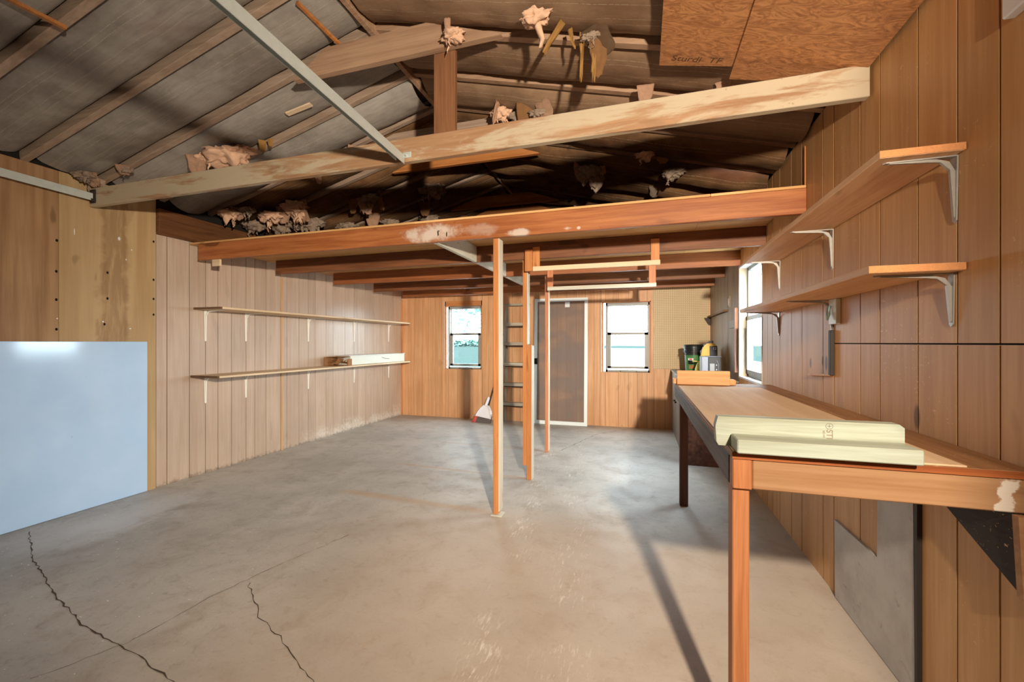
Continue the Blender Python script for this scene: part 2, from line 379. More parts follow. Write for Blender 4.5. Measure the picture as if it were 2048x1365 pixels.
# ------------------------------------------------------------------ mesh helpers
class MB:
    def __init__(s): s.bm = bmesh.new(); s.uv = None
    def box(s, x0, x1, y0, y1, z0, z1, bev=0., rot=None, piv=None):
        x0, x1 = min(x0, x1), max(x0, x1); y0, y1 = min(y0, y1), max(y0, y1); z0, z1 = min(z0, z1), max(z0, z1)
        r = bmesh.ops.create_cube(s.bm, size=1.)
        vs = r['verts']
        for v in vs: v.co = Vector(((x0+x1)/2+v.co.x*(x1-x0), (y0+y1)/2+v.co.y*(y1-y0), (z0+z1)/2+v.co.z*(z1-z0)))
        if bev:
            es = list({e for v in vs for e in v.link_edges})
            q = bmesh.ops.bevel(s.bm, geom=es, offset=bev, segments=1, affect='EDGES', profile=.5)
            vs = list({v for f in q['faces'] for v in f.verts}) or vs
            vs = [v for v in vs if v.is_valid]
        if rot is not None:
            p = Vector(piv) if piv is not None else Vector(((x0+x1)/2, (y0+y1)/2, (z0+z1)/2))
            seen = set(vs); stack = list(vs)
            while stack:
                v = stack.pop()
                for e in v.link_edges:
                    o = e.other_vert(v)
                    if o not in seen: seen.add(o); stack.append(o)
            for v in seen: v.co = p+rot @ (v.co-p)
        return s
    def bar(s, a, b, w, h, up=(0, 0, 1), bev=0.):
        """box from a to b, w wide across, h tall along up (centred)"""
        a, b = Vector(a), Vector(b); d = (b-a); L = d.length; d.normalize(); up = Vector(up)
        sd = d.cross(up).normalized(); u = sd.cross(d).normalized()
        m = Matrix((d, sd, u)).transposed()
        n = MB(); n.box(0, L, -w/2, w/2, -h/2, h/2, bev)
        for v in n.bm.verts: v.co = a+m @ v.co
        s.merge(n); return s
    def merge(s, o):
        me = bpy.data.meshes.new('t'); o.bm.to_mesh(me); s.bm.from_mesh(me); bpy.data.meshes.remove(me); o.bm.free()
    def prism(s, pts, d):
        """closed polygon pts (3-D) swept by vector d"""
        d = Vector(d); a = [s.bm.verts.new(Vector(p)) for p in pts]; b = [s.bm.verts.new(Vector(p)+d) for p in pts]
        n = len(pts)
        s.bm.faces.new(a); s.bm.faces.new(b[::-1])
        for i in range(n): s.bm.faces.new((a[i], b[i], b[(i+1) % n], a[(i+1) % n]))
        bmesh.ops.recalc_face_normals(s.bm, faces=s.bm.faces[:])
        return s
    def tube(s, pts, rad, n=10, caps=True):
        pts = [Vector(p) for p in pts]; rings = []
        rr = rad if isinstance(rad, (list, tuple)) else [rad]*len(pts)
        for i, p in enumerate(pts):
            d = (pts[min(i+1, len(pts)-1)]-pts[max(i-1, 0)]).normalized()
            u = d.orthogonal().normalized() if abs(d.z) > .99 else d.cross(Vector((0, 0, 1))).normalized()
            w = d.cross(u)
            rings.append([s.bm.verts.new(p+(u*math.cos(2*math.pi*k/n)+w*math.sin(2*math.pi*k/n))*rr[i]) for k in range(n)])
        for i in range(len(rings)-1):
            for k in range(n): s.bm.faces.new((rings[i][k], rings[i][(k+1) % n], rings[i+1][(k+1) % n], rings[i+1][k]))
        if caps: s.bm.faces.new(rings[0]); s.bm.faces.new(rings[-1][::-1])
        bmesh.ops.recalc_face_normals(s.bm, faces=s.bm.faces[:])
        return s
    def lathe(s, c, prof, n=28, sx=1., sy=1.):
        c = Vector(c); rings = []
        for r, z in prof:
            rings.append([s.bm.verts.new(c+Vector((r*sx*math.cos(2*math.pi*k/n), r*sy*math.sin(2*math.pi*k/n), z))) for k in range(n)])
        for i in range(len(rings)-1):
            for k in range(n): s.bm.faces.new((rings[i][k], rings[i][(k+1) % n], rings[i+1][(k+1) % n], rings[i+1][k]))
        s.bm.faces.new(rings[0]); s.bm.faces.new(rings[-1][::-1])
        bmesh.ops.recalc_face_normals(s.bm, faces=s.bm.faces[:])
        return s
    def build(s, name, mat, parent=None, origin=None, smooth=False, mats=None):
        o = Vector(origin) if origin is not None else Vector((0, 0, 0))
        w = Vector((0, 0, 0)); p = parent
        while p is not None: w += p.location; p = p.parent
        if parent is not None and origin is None: o = w
        for v in s.bm.verts: v.co -= o
        me = bpy.data.meshes.new(name); s.bm.to_mesh(me); s.bm.free()
        if smooth:
            for f in me.polygons: f.use_smooth = True
        for m in (mats or [mat]): me.materials.append(m)
        ob = bpy.data.objects.new(name, me); C.objects.link(ob)
        if parent is not None: ob.parent = parent; ob.location = o-w
        else: ob.location = o
        return ob

def tag(o, label=None, cat=None, group=None, kind=None):
    if label: o['label'] = label
    if cat: o['category'] = cat
    if group: o['group'] = group
    if kind: o['kind'] = kind
    return o
def empty(name, loc, label, cat, group=None, kind=None):
    o = bpy.data.objects.new(name, None); C.objects.link(o); o.location = loc; o.empty_display_size = .05
    return tag(o, label, cat, group, kind)
def box(*a, bev=.002): return MB().box(*a, bev=bev)
ORD = ['first', 'second', 'third', 'fourth', 'fifth', 'sixth', 'seventh', 'eighth', 'ninth', 'tenth', 'eleventh', 'twelfth']

# ------------------------------------------------------------------ shell
def rects_minus(y0, y1, z0, z1, holes):
    out = [(y0, y1, z0, z1)]
    for (a, b, c, d) in holes:
        nxt = []
        for (p, q, r, t) in out:
            if q <= a or p >= b or t <= c or r >= d: nxt.append((p, q, r, t)); continue
            if p < a: nxt.append((p, a, r, t))
            if q > b: nxt.append((b, q, r, t))
            pa, qb = max(p, a), min(q, b)
            if r < c: nxt.append((pa, qb, r, c))
            if t > d: nxt.append((pa, qb, d, t))
        out = nxt
    return out

W1 = (-3.30, -2.60, .845, 2.02)      # back window, left (x0,x1,z0,z1)
W2 = (-.60, .13, .845, 1.935)        # back window, right
W3 = (3.96, 4.85, .955, 2.08)        # right wall window (y0,y1,z0,z1)

def planks(mb, axis, fixed, out, edges, z0, z1, holes, th=.006, gap=.006):
    """vertical boards with dark reveals between them; out = +-1 direction into the room"""
    for a, b in zip(edges[:-1], edges[1:]):
        for (p, q, r, t) in rects_minus(a+gap/2, b-gap/2, z0, z1, holes):
            if q-p < .004 or t-r < .004: continue
            if axis == 'y': mb.box(fixed, fixed+out*th, p, q, r, t)
            else: mb.box(p, q, fixed, fixed+out*th, r, t)

fl = MB().box(XL-.1, XR+.1, YF-.1, YB+.1, -.12, 0).build('floor', m_conc); tag(fl, kind='structure')

# cracks in the slab: thin ribbons of dark filler lying in it
def ribbon(pts, w, seed, name='crack'):
    rnd = random.Random(seed); m = MB(); P = []
    for (a, b) in zip(pts[:-1], pts[1:]):
        a, b = Vector(a), Vector(b); n = max(3, int((b-a).length/.035))
        for i in range(n): P.append(a.lerp(b, i/n)+Vector((rnd.uniform(-.007, .007), rnd.uniform(-.007, .007))))
    P.append(Vector(pts[-1])); L = []; Rr = []
    for i, p in enumerate(P):
        d = (P[min(i+1, len(P)-1)]-P[max(i-1, 0)]).normalized(); nrm = Vector((-d.y, d.x)); k = w*rnd.uniform(.3, 1.5)
        L.append(m.bm.verts.new((*(p+nrm*k), .0012))); Rr.append(m.bm.verts.new((*(p-nrm*k), .0012)))
    for i in range(len(P)-1): m.bm.faces.new((L[i], Rr[i], Rr[i+1], L[i+1]))
    return m.build(name, m_dark, fl)
ribbon([(-4.02, 1.81), (-3.49, 1.59), (-2.9, 1.40), (-2.44, 1.28), (-2.09, 1.24), (-1.79, 1.19), (-1.6, 1.15)], .0028, 1)
ribbon([(-2.03, 1.77), (-1.73, 1.57), (-1.53, 1.49), (-1.41, 1.42), (-1.21, 1.33), (-1.0, 1.2)], .0019, 2)
ribbon([(-1.89, 2.42), (-2.03, 1.98), (-2.11, 1.62), (-2.13, 1.26), (-2.26, 1.02)], .0014, 3)
ribbon([(-.35, 6.45), (-.62, 6.1), (-.80, 5.5), (-.95, 5.0)], .003, 4)

# left wall
GL = [2.692, 2.784, 2.986, 3.142, 3.272, 3.422, 3.594, 3.705, 3.853, 4.06, 4.153, 4.346, 4.504, 4.63, 4.826, 4.965, 5.217, 5.419, 5.502, 5.685, 5.919, 6.155, 6.452, 6.75]
wl = MB().box(XL-.1, XL-.006, YF-.1, YB+.1, 0, EAVE+.10).build('wall_left', m_gap); tag(wl, kind='structure')
m = MB(); planks(m, 'y', XL-.006, 1, GL, 0, 2.29, []); m.build('paneling', m_panel_left, wl)
m = MB().box(XL-.006, XL+.004, YF, 2.027, 0, EAVE); m.build('plywood_sheet', m_ply_a, wl)
m = MB().box(XL-.006, XL+.004, 2.03, 2.688, 0, EAVE); m.build('plywood_sheet', m_ply_b, wl)
# right wall
wr = MB()
for (p, q, r, t) in rects_minus(YF-.1, YB+.1, 0, EAVE+.10, [W3]): wr.box(XR+.006, XR+.12, p, q, r, t)
wr = wr.build('wall_right', m_gap); tag(wr, kind='structure')
GR1 = [YF, -.9, -.49, -.08, .33, .72, .95, 1.13, 1.327, 1.527, 1.694, 1.894, 2.15, 2.317, 2.595]
GR2 = [2.595, 2.734, 3.055, 3.249, 3.496, 3.68, 3.815, 3.96, 4.10, 4.31, 4.47, 4.66, 4.85]
m = MB(); planks(m, 'y', XR+.006, -1, GR1, 0, 1.2935, [], gap=.008); planks(m, 'y', XR+.006, -1, GR1, 1.299, EAVE, [], gap=.008)
planks(m, 'y', XR+.006, -1, GR2, 0, EAVE, [W3], gap=.008); m.build('paneling', m_panel_right, wr)
m = MB(); planks(m, 'y', XR+.006, -1, [4.85, 5.45, 6.75], 0, EAVE, []); m.build('paneling', m_panel_far, wr)
# back wall with gable
GB = [XL, -4.02, -3.907, -3.736, -3.617, -3.48, -3.354, -3.229, -3.058, -2.824, -2.604, -2.486, -2.369, -2.25, -2.07, -1.93, -1.78, -1.62, -1.47, -1.30, -1.16, -1.0, -.86, -.721, -.629, -.544, -.347, -.198, -.066, .073, .173, .33, .48, .62, .80, XR]
wb = MB()
for (p, q, r, t) in rects_minus(XL-.1, XR+.12, 0, EAVE+.10, [W1, W2]): wb.box(p, q, YB+.006, YB+.12, r, t)
wb.prism([(XL-.1, YB+.006, EAVE+.1), (XR+.12, YB+.006, EAVE+.1), (XM, YB+.006, RIDGE+.13)], (0, .114, 0))
wb = wb.build('wall_back', m_gap); tag(wb, kind='structure')
m = MB(); planks(m, 'x', YB+.006, -1, GB, 0, 2.24, [W1, W2], gap=.0035); m.build('paneling', m_panel_back, wb)
# front wall, behind the camera
wf = MB()
for (p, q, r, t) in rects_minus(XL-.1, XR+.12, 0, EAVE+.10, []): wf.box(p, q, YF-.1, YF, r, t)
wf.prism([(XL-.1, YF-.1, EAVE+.1), (XR+.12, YF-.1, EAVE+.1), (XM, YF-.1, RIDGE+.13)], (0, .1, 0))
tag(wf.build('wall_front', m_ply_a), kind='structure')
# vehicle door (shut), and an added unseen board that shades the near right wall
m = MB()
for i in range(4): m.box(-3.75, .40, YF, YF+.04, .01+.54*i, .54*(i+1), .006)
tag(m.build('door_1', m_white), kind='structure')
tag(box(.668, XR-.0005, .05, .16, 0, 2.35).build('lamp_blocker', m_ply_a), kind='structure')  # added out of view to cut off the lamp along the right wall
# roof boards
for nm, xa, xb in (('ceiling_left', XL-.1, XM), ('ceiling_right', XM, XR+.12)):
    za, zb = roof_z(xa)+.10, roof_z(xb)+.10
    if xa == XL-.1: za = EAVE-PITCH*.1+.10
    if xb == XR+.12: zb = EAVE-PITCH*.12+.10
    m = MB().prism([(xa, YF-.1, za), (xb, YF-.1, zb), (xb, YF-.1, zb+.03), (xa, YF-.1, za+.03)], (0, YB-YF+.22, 0))
    tag(m.build(nm, m_sheath), kind='structure')
tag(box(XM-.018, XM+.018, YF, YB, RIDGE-.035, RIDGE+.09).build('ridge_board', m_truss), 'dark ridge board running front to back along the roof peak', 'ridge board')

# corner and seam trims
tag(box(XL+.001, XL+.020, YB-.022, YB-.001, 0, 2.08).build('trim_1', m_trimw), kind='structure')
tag(box(XL, XL+.006, 4.064, 4.088, 0, 2.085).build('trim_2', m_trims), kind='structure')

# windows -------------------------------------------------------------
def back_window(name, w, top_board, seed):
    x0, x1, z0, z1 = w; y = YB
    root = empty(name, ((x0+x1)/2, y, z0), None, None, None, 'structure')
    # rough reveal boards
    box(x0, x1, y+.001, y+.12, z0-.012, z0).build('window_sill', m_vinyl, root)
    l = box(x0, x0+.02, y+.001, y+.12, z0, z1).build('casing', m_trimw, root)
    box(x1-.02, x1, y+.001, y+.12, z0, z1).build('casing', m_trimw, root)
    box(x0, x1, y+.001, y+.12, z1-top_board, z1).build('casing', m_trimx, root)
    # jagged white caulk line down the left
    m = MB(); rnd = random.Random(seed); z = z0
    while z < z1-.02:
        h = rnd.uniform(.03, .09); m.box(x0-.012, x0-.004+rnd.uniform(0, .004), y-.006, y+.004, z, min(z1, z+h)); z += h
    m.build('caulk', m_white, root)
    a, b, c, d = x0+.055, x1-.012, z0+.004, z1-top_board-.004
    fr = MB(); t = .028
    fr.box(a, a+t, y+.03, y+.10, c, d).box(b-t, b, y+.03, y+.10, c, d).box(a, b, y+.03, y+.10, d-t*1.4, d).box(a, b, y+.03, y+.10, c, c+.03)
    fr.build('window_frame', m_vinyl, root)
    mid = c+(d-c)*.545
    s = MB(); s.box(a+t, a+t+.012, y+.075, y+.095, mid, d-t).box(b-t-.012, b-t, y+.075, y+.095, mid, d-t).box(a+t, b-t, y+.075, y+.095, d-t-.02, d-t)
    us = s.build('upper_sash', m_vinyl, root)
    MB().box(a+t, b-t, y+.083, y+.087, mid, d-t).build('pane', m_glass, us)
    s = MB(); q = .052; lo = c+.05
    s.box(a+t, a+t+q, y+.045, y+.07, lo, mid+.03).box(b-t-q, b-t, y+.045, y+.07, lo, mid+.03).box(a+t, b-t, y+.045, y+.07, mid-.01, mid+.03).box(a+t, b-t, y+.045, y+.07, lo, lo+.035)
    s.box((a+b)/2-.03, (a+b)/2+.03, y+.038, y+.047, mid+.015, mid+.03)
    ls = s.build('lower_sash', m_vinyl, root)
    MB().box(a+t, b-t, y+.055, y+.059, lo, mid).build('pane', m_glass, ls)
    for fx in (.34, .70):
        box(a+(b-a)*fx-.01, a+(b-a)*fx+.01, y+.02, y+.031, c+.006, c+.014, bev=0).build('weep_slot', m_black, root)
    return root
wn = back_window('window_1', W1, .085, 1)
back_window('window_2', W2, .012, 2)
# left window: pale stop strip beside the jamb
box(W1[0]+.034, W1[0]+.048, YB+.004, YB+.03, W1[2]+.05, W1[3]-.16).build('stop_strip', m_white, wn)

root = empty('window_3', (XR, (W3[0]+W3[1])/2, W3[2]), None, None, None, 'structure')
y0, y1, z0, z1 = W3
box(XR-.004, XR+.12, y1-.02, y1, z0, z1).build('casing', m_jamb, root)
box(XR-.004, XR+.12, y0, y0+.02, z0, z1).build('casing', m_jamb, root)
box(XR-.004, XR+.12, y0, y1, z1-.02, z1).build('casing', m_white, root)
box(XR-.004, XR+.12, y0, y1, z0-.015, z0+.005).build('window_sill', m_white, root)
a, b, c, d = y0+.02, y1-.02, z0+.005, z1-.02; t = .03
fr = MB(); xf0, xf1 = XR+.075, XR+.118
fr.box(xf0, xf1, a, a+t, c, d).box(xf0, xf1, b-t, b, c, d).box(xf0, xf1, a, b, d-t, d).box(xf0, xf1, a, b, c, c+t)
fr.build('window_frame', m_vinyl, root)
mid = c+(d-c)*.55
s = MB().box(xf0-.018, xf0, a, b, mid-.04, mid).box(xf0-.018, xf0, a, b, c+.03, c+.07).box(xf0-.018, xf0, a+t-.01, a+t+.03, c+.03, mid).box(xf0-.018, xf0, b-t-.03, b-t+.01, c+.03, mid)
ls = s.build('lower_sash', m_vinyl, root)
MB().box(xf0-.012, xf0-.008, a, b, c+.05, mid-.02).build('pane', m_glass, ls)
MB().box(xf1-.02, xf1-.016, a+t-.01, b-t+.01, mid-.01, d-t+.01).build('pane', m_glass, root)

# ------------------------------------------------------------------ roof timbers and insulation
RK = lambda k: 1.40+.447*k
def where(i):
    # i = whole steps away from the tie beam; negative is towards the camera
    return ('in front of', ORD[-i-1]) if i < 0 else ('behind', ORD[i])
def slope_pts(side):
    return (XL, XM) if side == 'left' else (XR, XM)
for side in ('left', 'right'):
    xe, xr = slope_pts(side)
    for k in range(-2, 12):
        y = RK(k)
        n = Vector((-PITCH if side == 'left' else PITCH, 0, 1)).normalized()
        a = Vector((xe, y, EAVE)); b = Vector((xr, y, RIDGE))
        m = MB().bar(a+n*.045, b+n*.045, .045, .09, n, .002)
        i = k-2
        if i == 0: lab = 'weathered rafter of the %s roof slope directly above the long tie beam' % side
        else:
            w, o = where(i if i < 0 else i-1); lab = '%s weathered rafter %s the long tie beam on the %s roof slope' % (o, w, side)
        tag(m.build('rafter', m_rafter if side == 'left' else m_truss, origin=(xe, y, EAVE)), lab, 'rafter', 'rafters of the %s roof slope' % side)

BATT = {}
def batt(side, k):
    xe, xr = slope_pts(side); xr += -.026 if side == 'left' else .026; ya, yb = RK(k)+.036, RK(k+1)-.036
    rnd = random.Random(k*7+(3 if side == 'left' else 11))
    NU, NV = 64, 18; m = MB(); uvl = m.bm.loops.layers.uv.new('UVMap')
    amp = rnd.uniform(-.006, .010) if side == 'left' else rnd.uniform(.015, .04)
    if k >= 3: amp += rnd.uniform(.02, .05)
    ph = rnd.uniform(0, 50); g = []
    for i in range(NU+1):
        row = []
        u = i/NU; x = xe+(xr-xe)*(.008+.985*u)
        sag = 1+.55*noise.noise((u*5+ph, ph, 0))
        for j in range(NV+1):
            v = j/NV; y = ya+(yb-ya)*v
            prof = (1-(2*v-1)**2)**.6
            z = roof_z(x)+.052-(amp*sag+.052)*prof
            z += .008*noise.noise((u*16+ph, v*3, ph))*prof+.005*noise.noise((u*40+ph, v*7, ph+9))*prof
            y += .006*noise.noise((u*9, ph, v))*(1 if 0 < j < NV else 0)
            row.append(m.bm.verts.new((x, y, z)))
        g.append(row)
    for i in range(NU):
        for j in range(NV):
            f = m.bm.faces.new((g[i][j], g[i][j+1], g[i+1][j+1], g[i+1][j]))
            for lp, (a, b) in zip(f.loops, ((i, j), (i, j+1), (i+1, j+1), (i+1, j))): lp[uvl].uv = (a/NU*5, b/NV)
    # back of the batt, against the roof boards
    lo = [m.bm.verts.new((xe, y, roof_z(xe)+.088)) for y in (ya, yb)]; hi = [m.bm.verts.new((xr, y, roof_z(xr)+.088)) for y in (ya, yb)]
    m.bm.faces.new((lo[0], hi[0], hi[1], lo[1]))
    i = k-2; w, o = where(i)
    ob = m.build('insulation_batt', (m_kraft_l if side == 'left' else m_kraft_r) if k < 4 else m_kraft_shade, origin=(xe, ya, EAVE), smooth=True)
    BATT[side, k] = ob
    return tag(ob, 'paper-faced insulation batt in the %s bay %s the tie beam, %s roof slope' % (o, w, side), 'insulation', 'insulation batts of the %s roof slope' % side)
for side in ('left', 'right'):
    for k in range(-2, 11): batt(side, k)

def host(x, y):
    side = 'left' if x < XM else 'right'
    k = max(-2, min(10, int(math.floor((y-1.40)/.447)))); return BATT[side, k]

def tuft(x, y, r, mat, seed, strands=3, dz=0., stretch=1.):
    """torn wad of glass wool hanging out of the paper"""
    rnd = random.Random(seed); m = MB(); z = roof_z(x)-.035+dz
    bmesh.ops.create_icosphere(m.bm, subdivisions=4, radius=1.)
    for v in m.bm.verts:
        p = v.co.copy(); s = seed*3.1
        f = 1+.55*noise.noise(p*1.6+Vector((s, 0, 0)))+.35*noise.noise(p*4+Vector((0, s, 0)))+.22*noise.noise(p*9)+.1*noise.noise(p*20)
        q = Vector((p.x*1.15, p.y*.8, p.z*.62*stretch))*f*r
        if q.z > 0: q.z *= .35
        else: q.z *= 1+.8*max(0, noise.noise(p*2.6+Vector((s, s, 0))))
        v.co = Vector((x, y, z))+q
    for i in range(strands):
        a = rnd.uniform(0, 6.28); bx, by = x+math.cos(a)*r*.6, y+math.sin(a)*r*.4; L = r*rnd.uniform(.6, 1.5)
        pts = []; zz = z-r*.2
        for j in range(6):
            pts.append((bx+rnd.uniform(-.1, .1)*r*j*.5, by+rnd.uniform(-.1, .1)*r*j*.4, zz-L*j/5))
        m.tube(pts, [r*.22*(1-j/6.5) for j in range(6)], 6)
    return m.build('fibre_tuft', mat, host(x, y), smooth=True)

def flap(x, y, w, h, mat, seed, ang=0., curl=1.4, lean=.3, dz=0.):
    """torn strip of facing paper curling down from the batt"""
    rnd = random.Random(seed); m = MB(); NU, NV = 8, 12; g = []
    base = Vector((x, y, roof_z(x)-.03+dz)); rot = Matrix.Rotation(ang, 3, 'Z')
    for i in range(NU+1):
        row = []
        u = i/NU-.5; cut = 1-.45*abs(noise.noise((u*4+seed, seed, 0)))-.25*rnd.random()*(i in (0, NU))
        for j in range(NV+1):
            t = j/NV*cut; taper = 1-.45*t
            px = u*w*taper+.12*w*noise.noise((t*3, seed, u))
            py = math.sin(t*curl)*h*lean+.10*h*noise.noise((u*3+seed, t*3, 1))
            pz = -h*math.sin(min(t*curl, 3.))/max(curl, .6)-.25*h*t
            row.append(m.bm.verts.new(base+rot @ Vector((px, py, pz))))
        g.append(row)
    for i in range(NU):
        for j in range(NV): m.bm.faces.new((g[i][j], g[i][j+1], g[i+1][j+1], g[i+1][j]))
    r = bmesh.ops.solidify(m.bm, geom=m.bm.faces[:], thickness=.0025)
    return m.build('paper_flap', mat, host(x, y), smooth=True)

# left slope tears
tuft(-3.16, 2.56, .16, m_fibre, 1, 3, -.01, .8); tuft(-3.30, 2.50, .07, m_fibre, 2, 1); tuft(-3.04, 2.60, .08, m_fibre, 3, 2)
flap(-3.33, 2.44, .14, .16, m_fibre, 4, .6, 1.0, .6); flap(-3.02, 2.56, .10, .10, m_fibre, 5, -.5)
flap(-2.85, 2.61, .06, .09, m_paper_y, 6, .9); flap(-2.80, 2.63, .05, .06, m_paper_y, 7, .2)
tuft(-4.05, 2.12, .07, m_fibre_g, 8, 2); flap(-4.0, 2.13, .12, .09, m_fibre, 9, .4, 1.2, .8)
flap(-3.77, 2.21, .09, .07, m_fibre, 10, .8, 1.8, .8); tuft(-3.80, 2.25, .045, m_fibre_g, 11, 2)
tuft(-3.90, 3.19, .09, m_fibre, 12, 3, -.02); tuft(-3.74, 3.25, .07, m_fibre_g, 13, 3, -.03); flap(-3.82, 3.22, .12, .11, m_fibre, 14, .9, 1.2, .6)
tuft(-3.98, 3.55, .10, m_fibre_g, 15, 3, -.02); tuft(-3.69, 3.48, .11, m_fibre, 16, 3, -.04); flap(-3.55, 3.48, .16, .18, m_fibre, 17, .3)
tuft(-3.42, 3.52, .12, m_fibre, 18, 4, -.03, 1.3); flap(-3.36, 3.52, .20, .22, m_fibre, 19, -.3); tuft(-3.78, 3.70, .10, m_fibre_g, 20, 3, -.06)
tuft(-3.62, 3.78, .10, m_fibre_g, 21, 4, -.06); tuft(-3.55, 3.90, .12, m_fibre_g, 22, 4, -.05); tuft(-3.36, 4.26, .10, m_fibre_g, 23, 3, -.05)
flap(-2.86, 3.90, .22, .20, m_fibre, 24, .2); tuft(-2.80, 3.92, .09, m_fibre_g, 25, 5, -.03); flap(-2.70, 3.90, .10, .22, m_paper, 26, -.4); flap(-2.98, 3.88, .10, .16, m_paper, 27, .8)
flap(-3.05, 4.31, .16, .18, m_fibre, 28, .4); flap(-3.10, 4.36, .12, .12, m_fibre_g, 29, -.7)
tuft(-2.22, 4.27, .10, m_fibre_g, 30, 4, -.03, 1.6); tuft(-2.30, 4.24, .08, m_fibre_g, 31, 2, -.02); flap(-2.15, 4.3, .10, .20, m_fibre_g, 32, .3)
flap(-2.33, 5.30, .14, .22, m_paper, 33, .2); tuft(-2.28, 5.39, .09, m_fibre_g, 34, 3, -.05); flap(-2.12, 3.4, .10, .10, m_fibre, 35, .5)
flap(-2.90, 3.26, .07, .09, m_fibre, 36, .2); flap(-2.4, 3.10, .07, .08, m_fibre, 37, .9); tuft(-3.0, 4.6, .09, m_fibre_g, 38, 3, -.04)
flap(-2.5, 4.55, .14, .16, m_paper, 60, .1); tuft(-2.62, 4.9, .10, m_fibre_g, 61, 4, -.04)
# right slope tears
tuft(-1.0, 2.15, .055, m_fibre, 40, 2, -.05); flap(-1.01, 2.10, .035, .10, m_fibre, 41, .4, .7, .9)
tuft(-.50, 2.02, .06, m_fibre, 42, 0, -.03); MBt = MB().tube([(-.50, 2.02, 2.92), (-.49, 2.04, 2.86), (-.475, 2.06, 2.81), (-.48, 2.06, 2.77)], [.03, .018, .014, .012], 8); MBt.build('fibre_tuft', m_fibre, host(-.5, 2.02), smooth=True)
flap(-.38, 2.10, .045, .15, m_paper_y, 43, 1.1, 1.9, .8, .01); flap(-.35, 2.14, .03, .09, m_paper_y, 68, -.6, 1.2, .4); flap(-.29, 2.16, .026, .20, m_paper_y, 44, .3, .7, .3); flap(-.23, 2.12, .15, .13, m_kraft_r, 45, -.5, 1.9, .9, .01); flap(-.20, 2.17, .10, .17, m_paper, 69, .5, 1.1, .4); flap(-.235, 2.18, .03, .19, m_paper_y, 46, .1, .6, .2); tuft(-.25, 2.15, .035, m_fibre_g, 70, 3, -.02)
flap(.02, 2.57, .09, .11, m_fibre, 47, .1, 1.6, .6); flap(.41, 2.48, .08, .07, m_fibre, 48, -.3, 1.6, .6)
tuft(-1.0, 3.0, .065, m_fibre, 49, 3, -.04, 1.4); flap(-1.0, 2.92, .05, .14, m_fibre, 50, 1.2, .7, .6); tuft(-.86, 3.02, .07, m_fibre_g, 51, 4, -.04, 1.4)
flap(-.78, 2.92, .14, .16, m_paper, 52, .5); flap(-.66, 2.86, .14, .16, m_fibre, 53, -.5, 1.8, .5); tuft(-.70, 2.92, .05, m_fibre_g, 54, 3, -.05)
tuft(-.42, 2.95, .055, m_fibre, 55, 1, -.04); flap(-.36, 2.95, .08, .08, m_fibre, 56, .2)
tuft(-.45, 3.88, .10, m_fibre_g, 57, 5, -.05, 1.8); flap(-.52, 3.84, .16, .14, m_fibre, 58, .8); flap(-.38, 3.84, .18, .12, m_fibre, 59, -.6)
tuft(.02, 3.42, .055, m_fibre, 62, 2, -.04); flap(.16, 3.5, .10, .06, m_paper_y, 63, .2); tuft(.24, 3.66, .07, m_fibre_g, 64, 2, -.05)
flap(.12, 4.2, .12, .10, m_fibre_g, 65, .6); flap(-.9, 4.6, .10, .10, m_paper, 66, .3); flap(-.75, 5.2, .10, .12, m_fibre, 67, .3)

# tie beam, king post, collar boards
tb = MB().box(-4.13, XR-.012, 2.200, 2.240, 2.365, 2.505, .003).build('tie_beam', m_tie, origin=(-1.6, 2.22, 2.365))
tag(tb, 'long pale worn tie beam spanning the room in front of the loft', 'beam')
tag(MB().box(-1.165, -1.030, 2.238, 2.270, 2.44, 3.09, .002).build('king_post', m_king, origin=(-1.1, 2.25, 2.44)), 'upright brown board rising from tie beam to collar under the ridge', 'post')
def collar(y, x0, x1, z, mat, lab, h=.13):
    m = MB(); d = .036
    zl = min(z+h, roof_z(x0+.0)-.0); a = h/PITCH
    m.prism([(x0, y, z), (x1, y, z), (x1-.02, y, z+.012), (max(x1-a*.72, XM+.3), y, z+h), (min(x0+a*.72, XM-.3), y, z+h), (x0+.02, y, z+.012)], (0, d, 0))
    return tag(m.build('collar_board', mat, origin=((x0+x1)/2, y, z)), lab, 'board', 'collar boards under the ridge')
collar(2.195, -2.14, -.735, 2.985, m_truss, 'nearest brown collar board under the ridge, nailed above the upright king board', .165)
collar(3.195, -2.40, -.80, 2.975, m_rafter, 'dark collar board passing just behind the king post')
collar(3.64, -2.35, -.86, 2.97, m_lit, 'orange collar board seen just below the tie beam above the loft')
collar(4.98, -2.35, -.95, 3.00, m_lit, 'long bright orange collar board deep in the loft roof')
collar(5.42, -2.35, -.98, 2.98, m_lit, 'lowest visible collar board just over the front loft beam')
# ends of tie beam: blocks and cleats
box(-4.15, -4.10, 2.24, 2.29, 2.45, 2.60).build('cleat', m_rafter, tb)

# stray sticks under the paper
tag(MB().bar((-1.83, 1.90, 3.19), (-1.80, 2.24, 3.16), .018, .018).build('batten_stick', m_lit, origin=(-1.81, 2.1, 3.17)), 'thin orange stick under the left slope near the ridge', 'stick')
tag(MB().bar((-2.83, .85, 2.89), (-2.79, 1.39, 2.895), .022, .018).build('batten_stick', m_lit, origin=(-2.8, 1.2, 2.9)), 'short orange stick crossing the rafter at the top left corner', 'stick')
tag(MB().bar((-2.50, 2.50, 2.985), (-2.30, 2.52, 3.035), .035, .012, (0, 0, 1)).build('wood_scrap', m_blond, origin=(-2.4, 2.5, 3.)), 'short pale wood scrap tucked under the left slope by the steel rail', 'scrap')

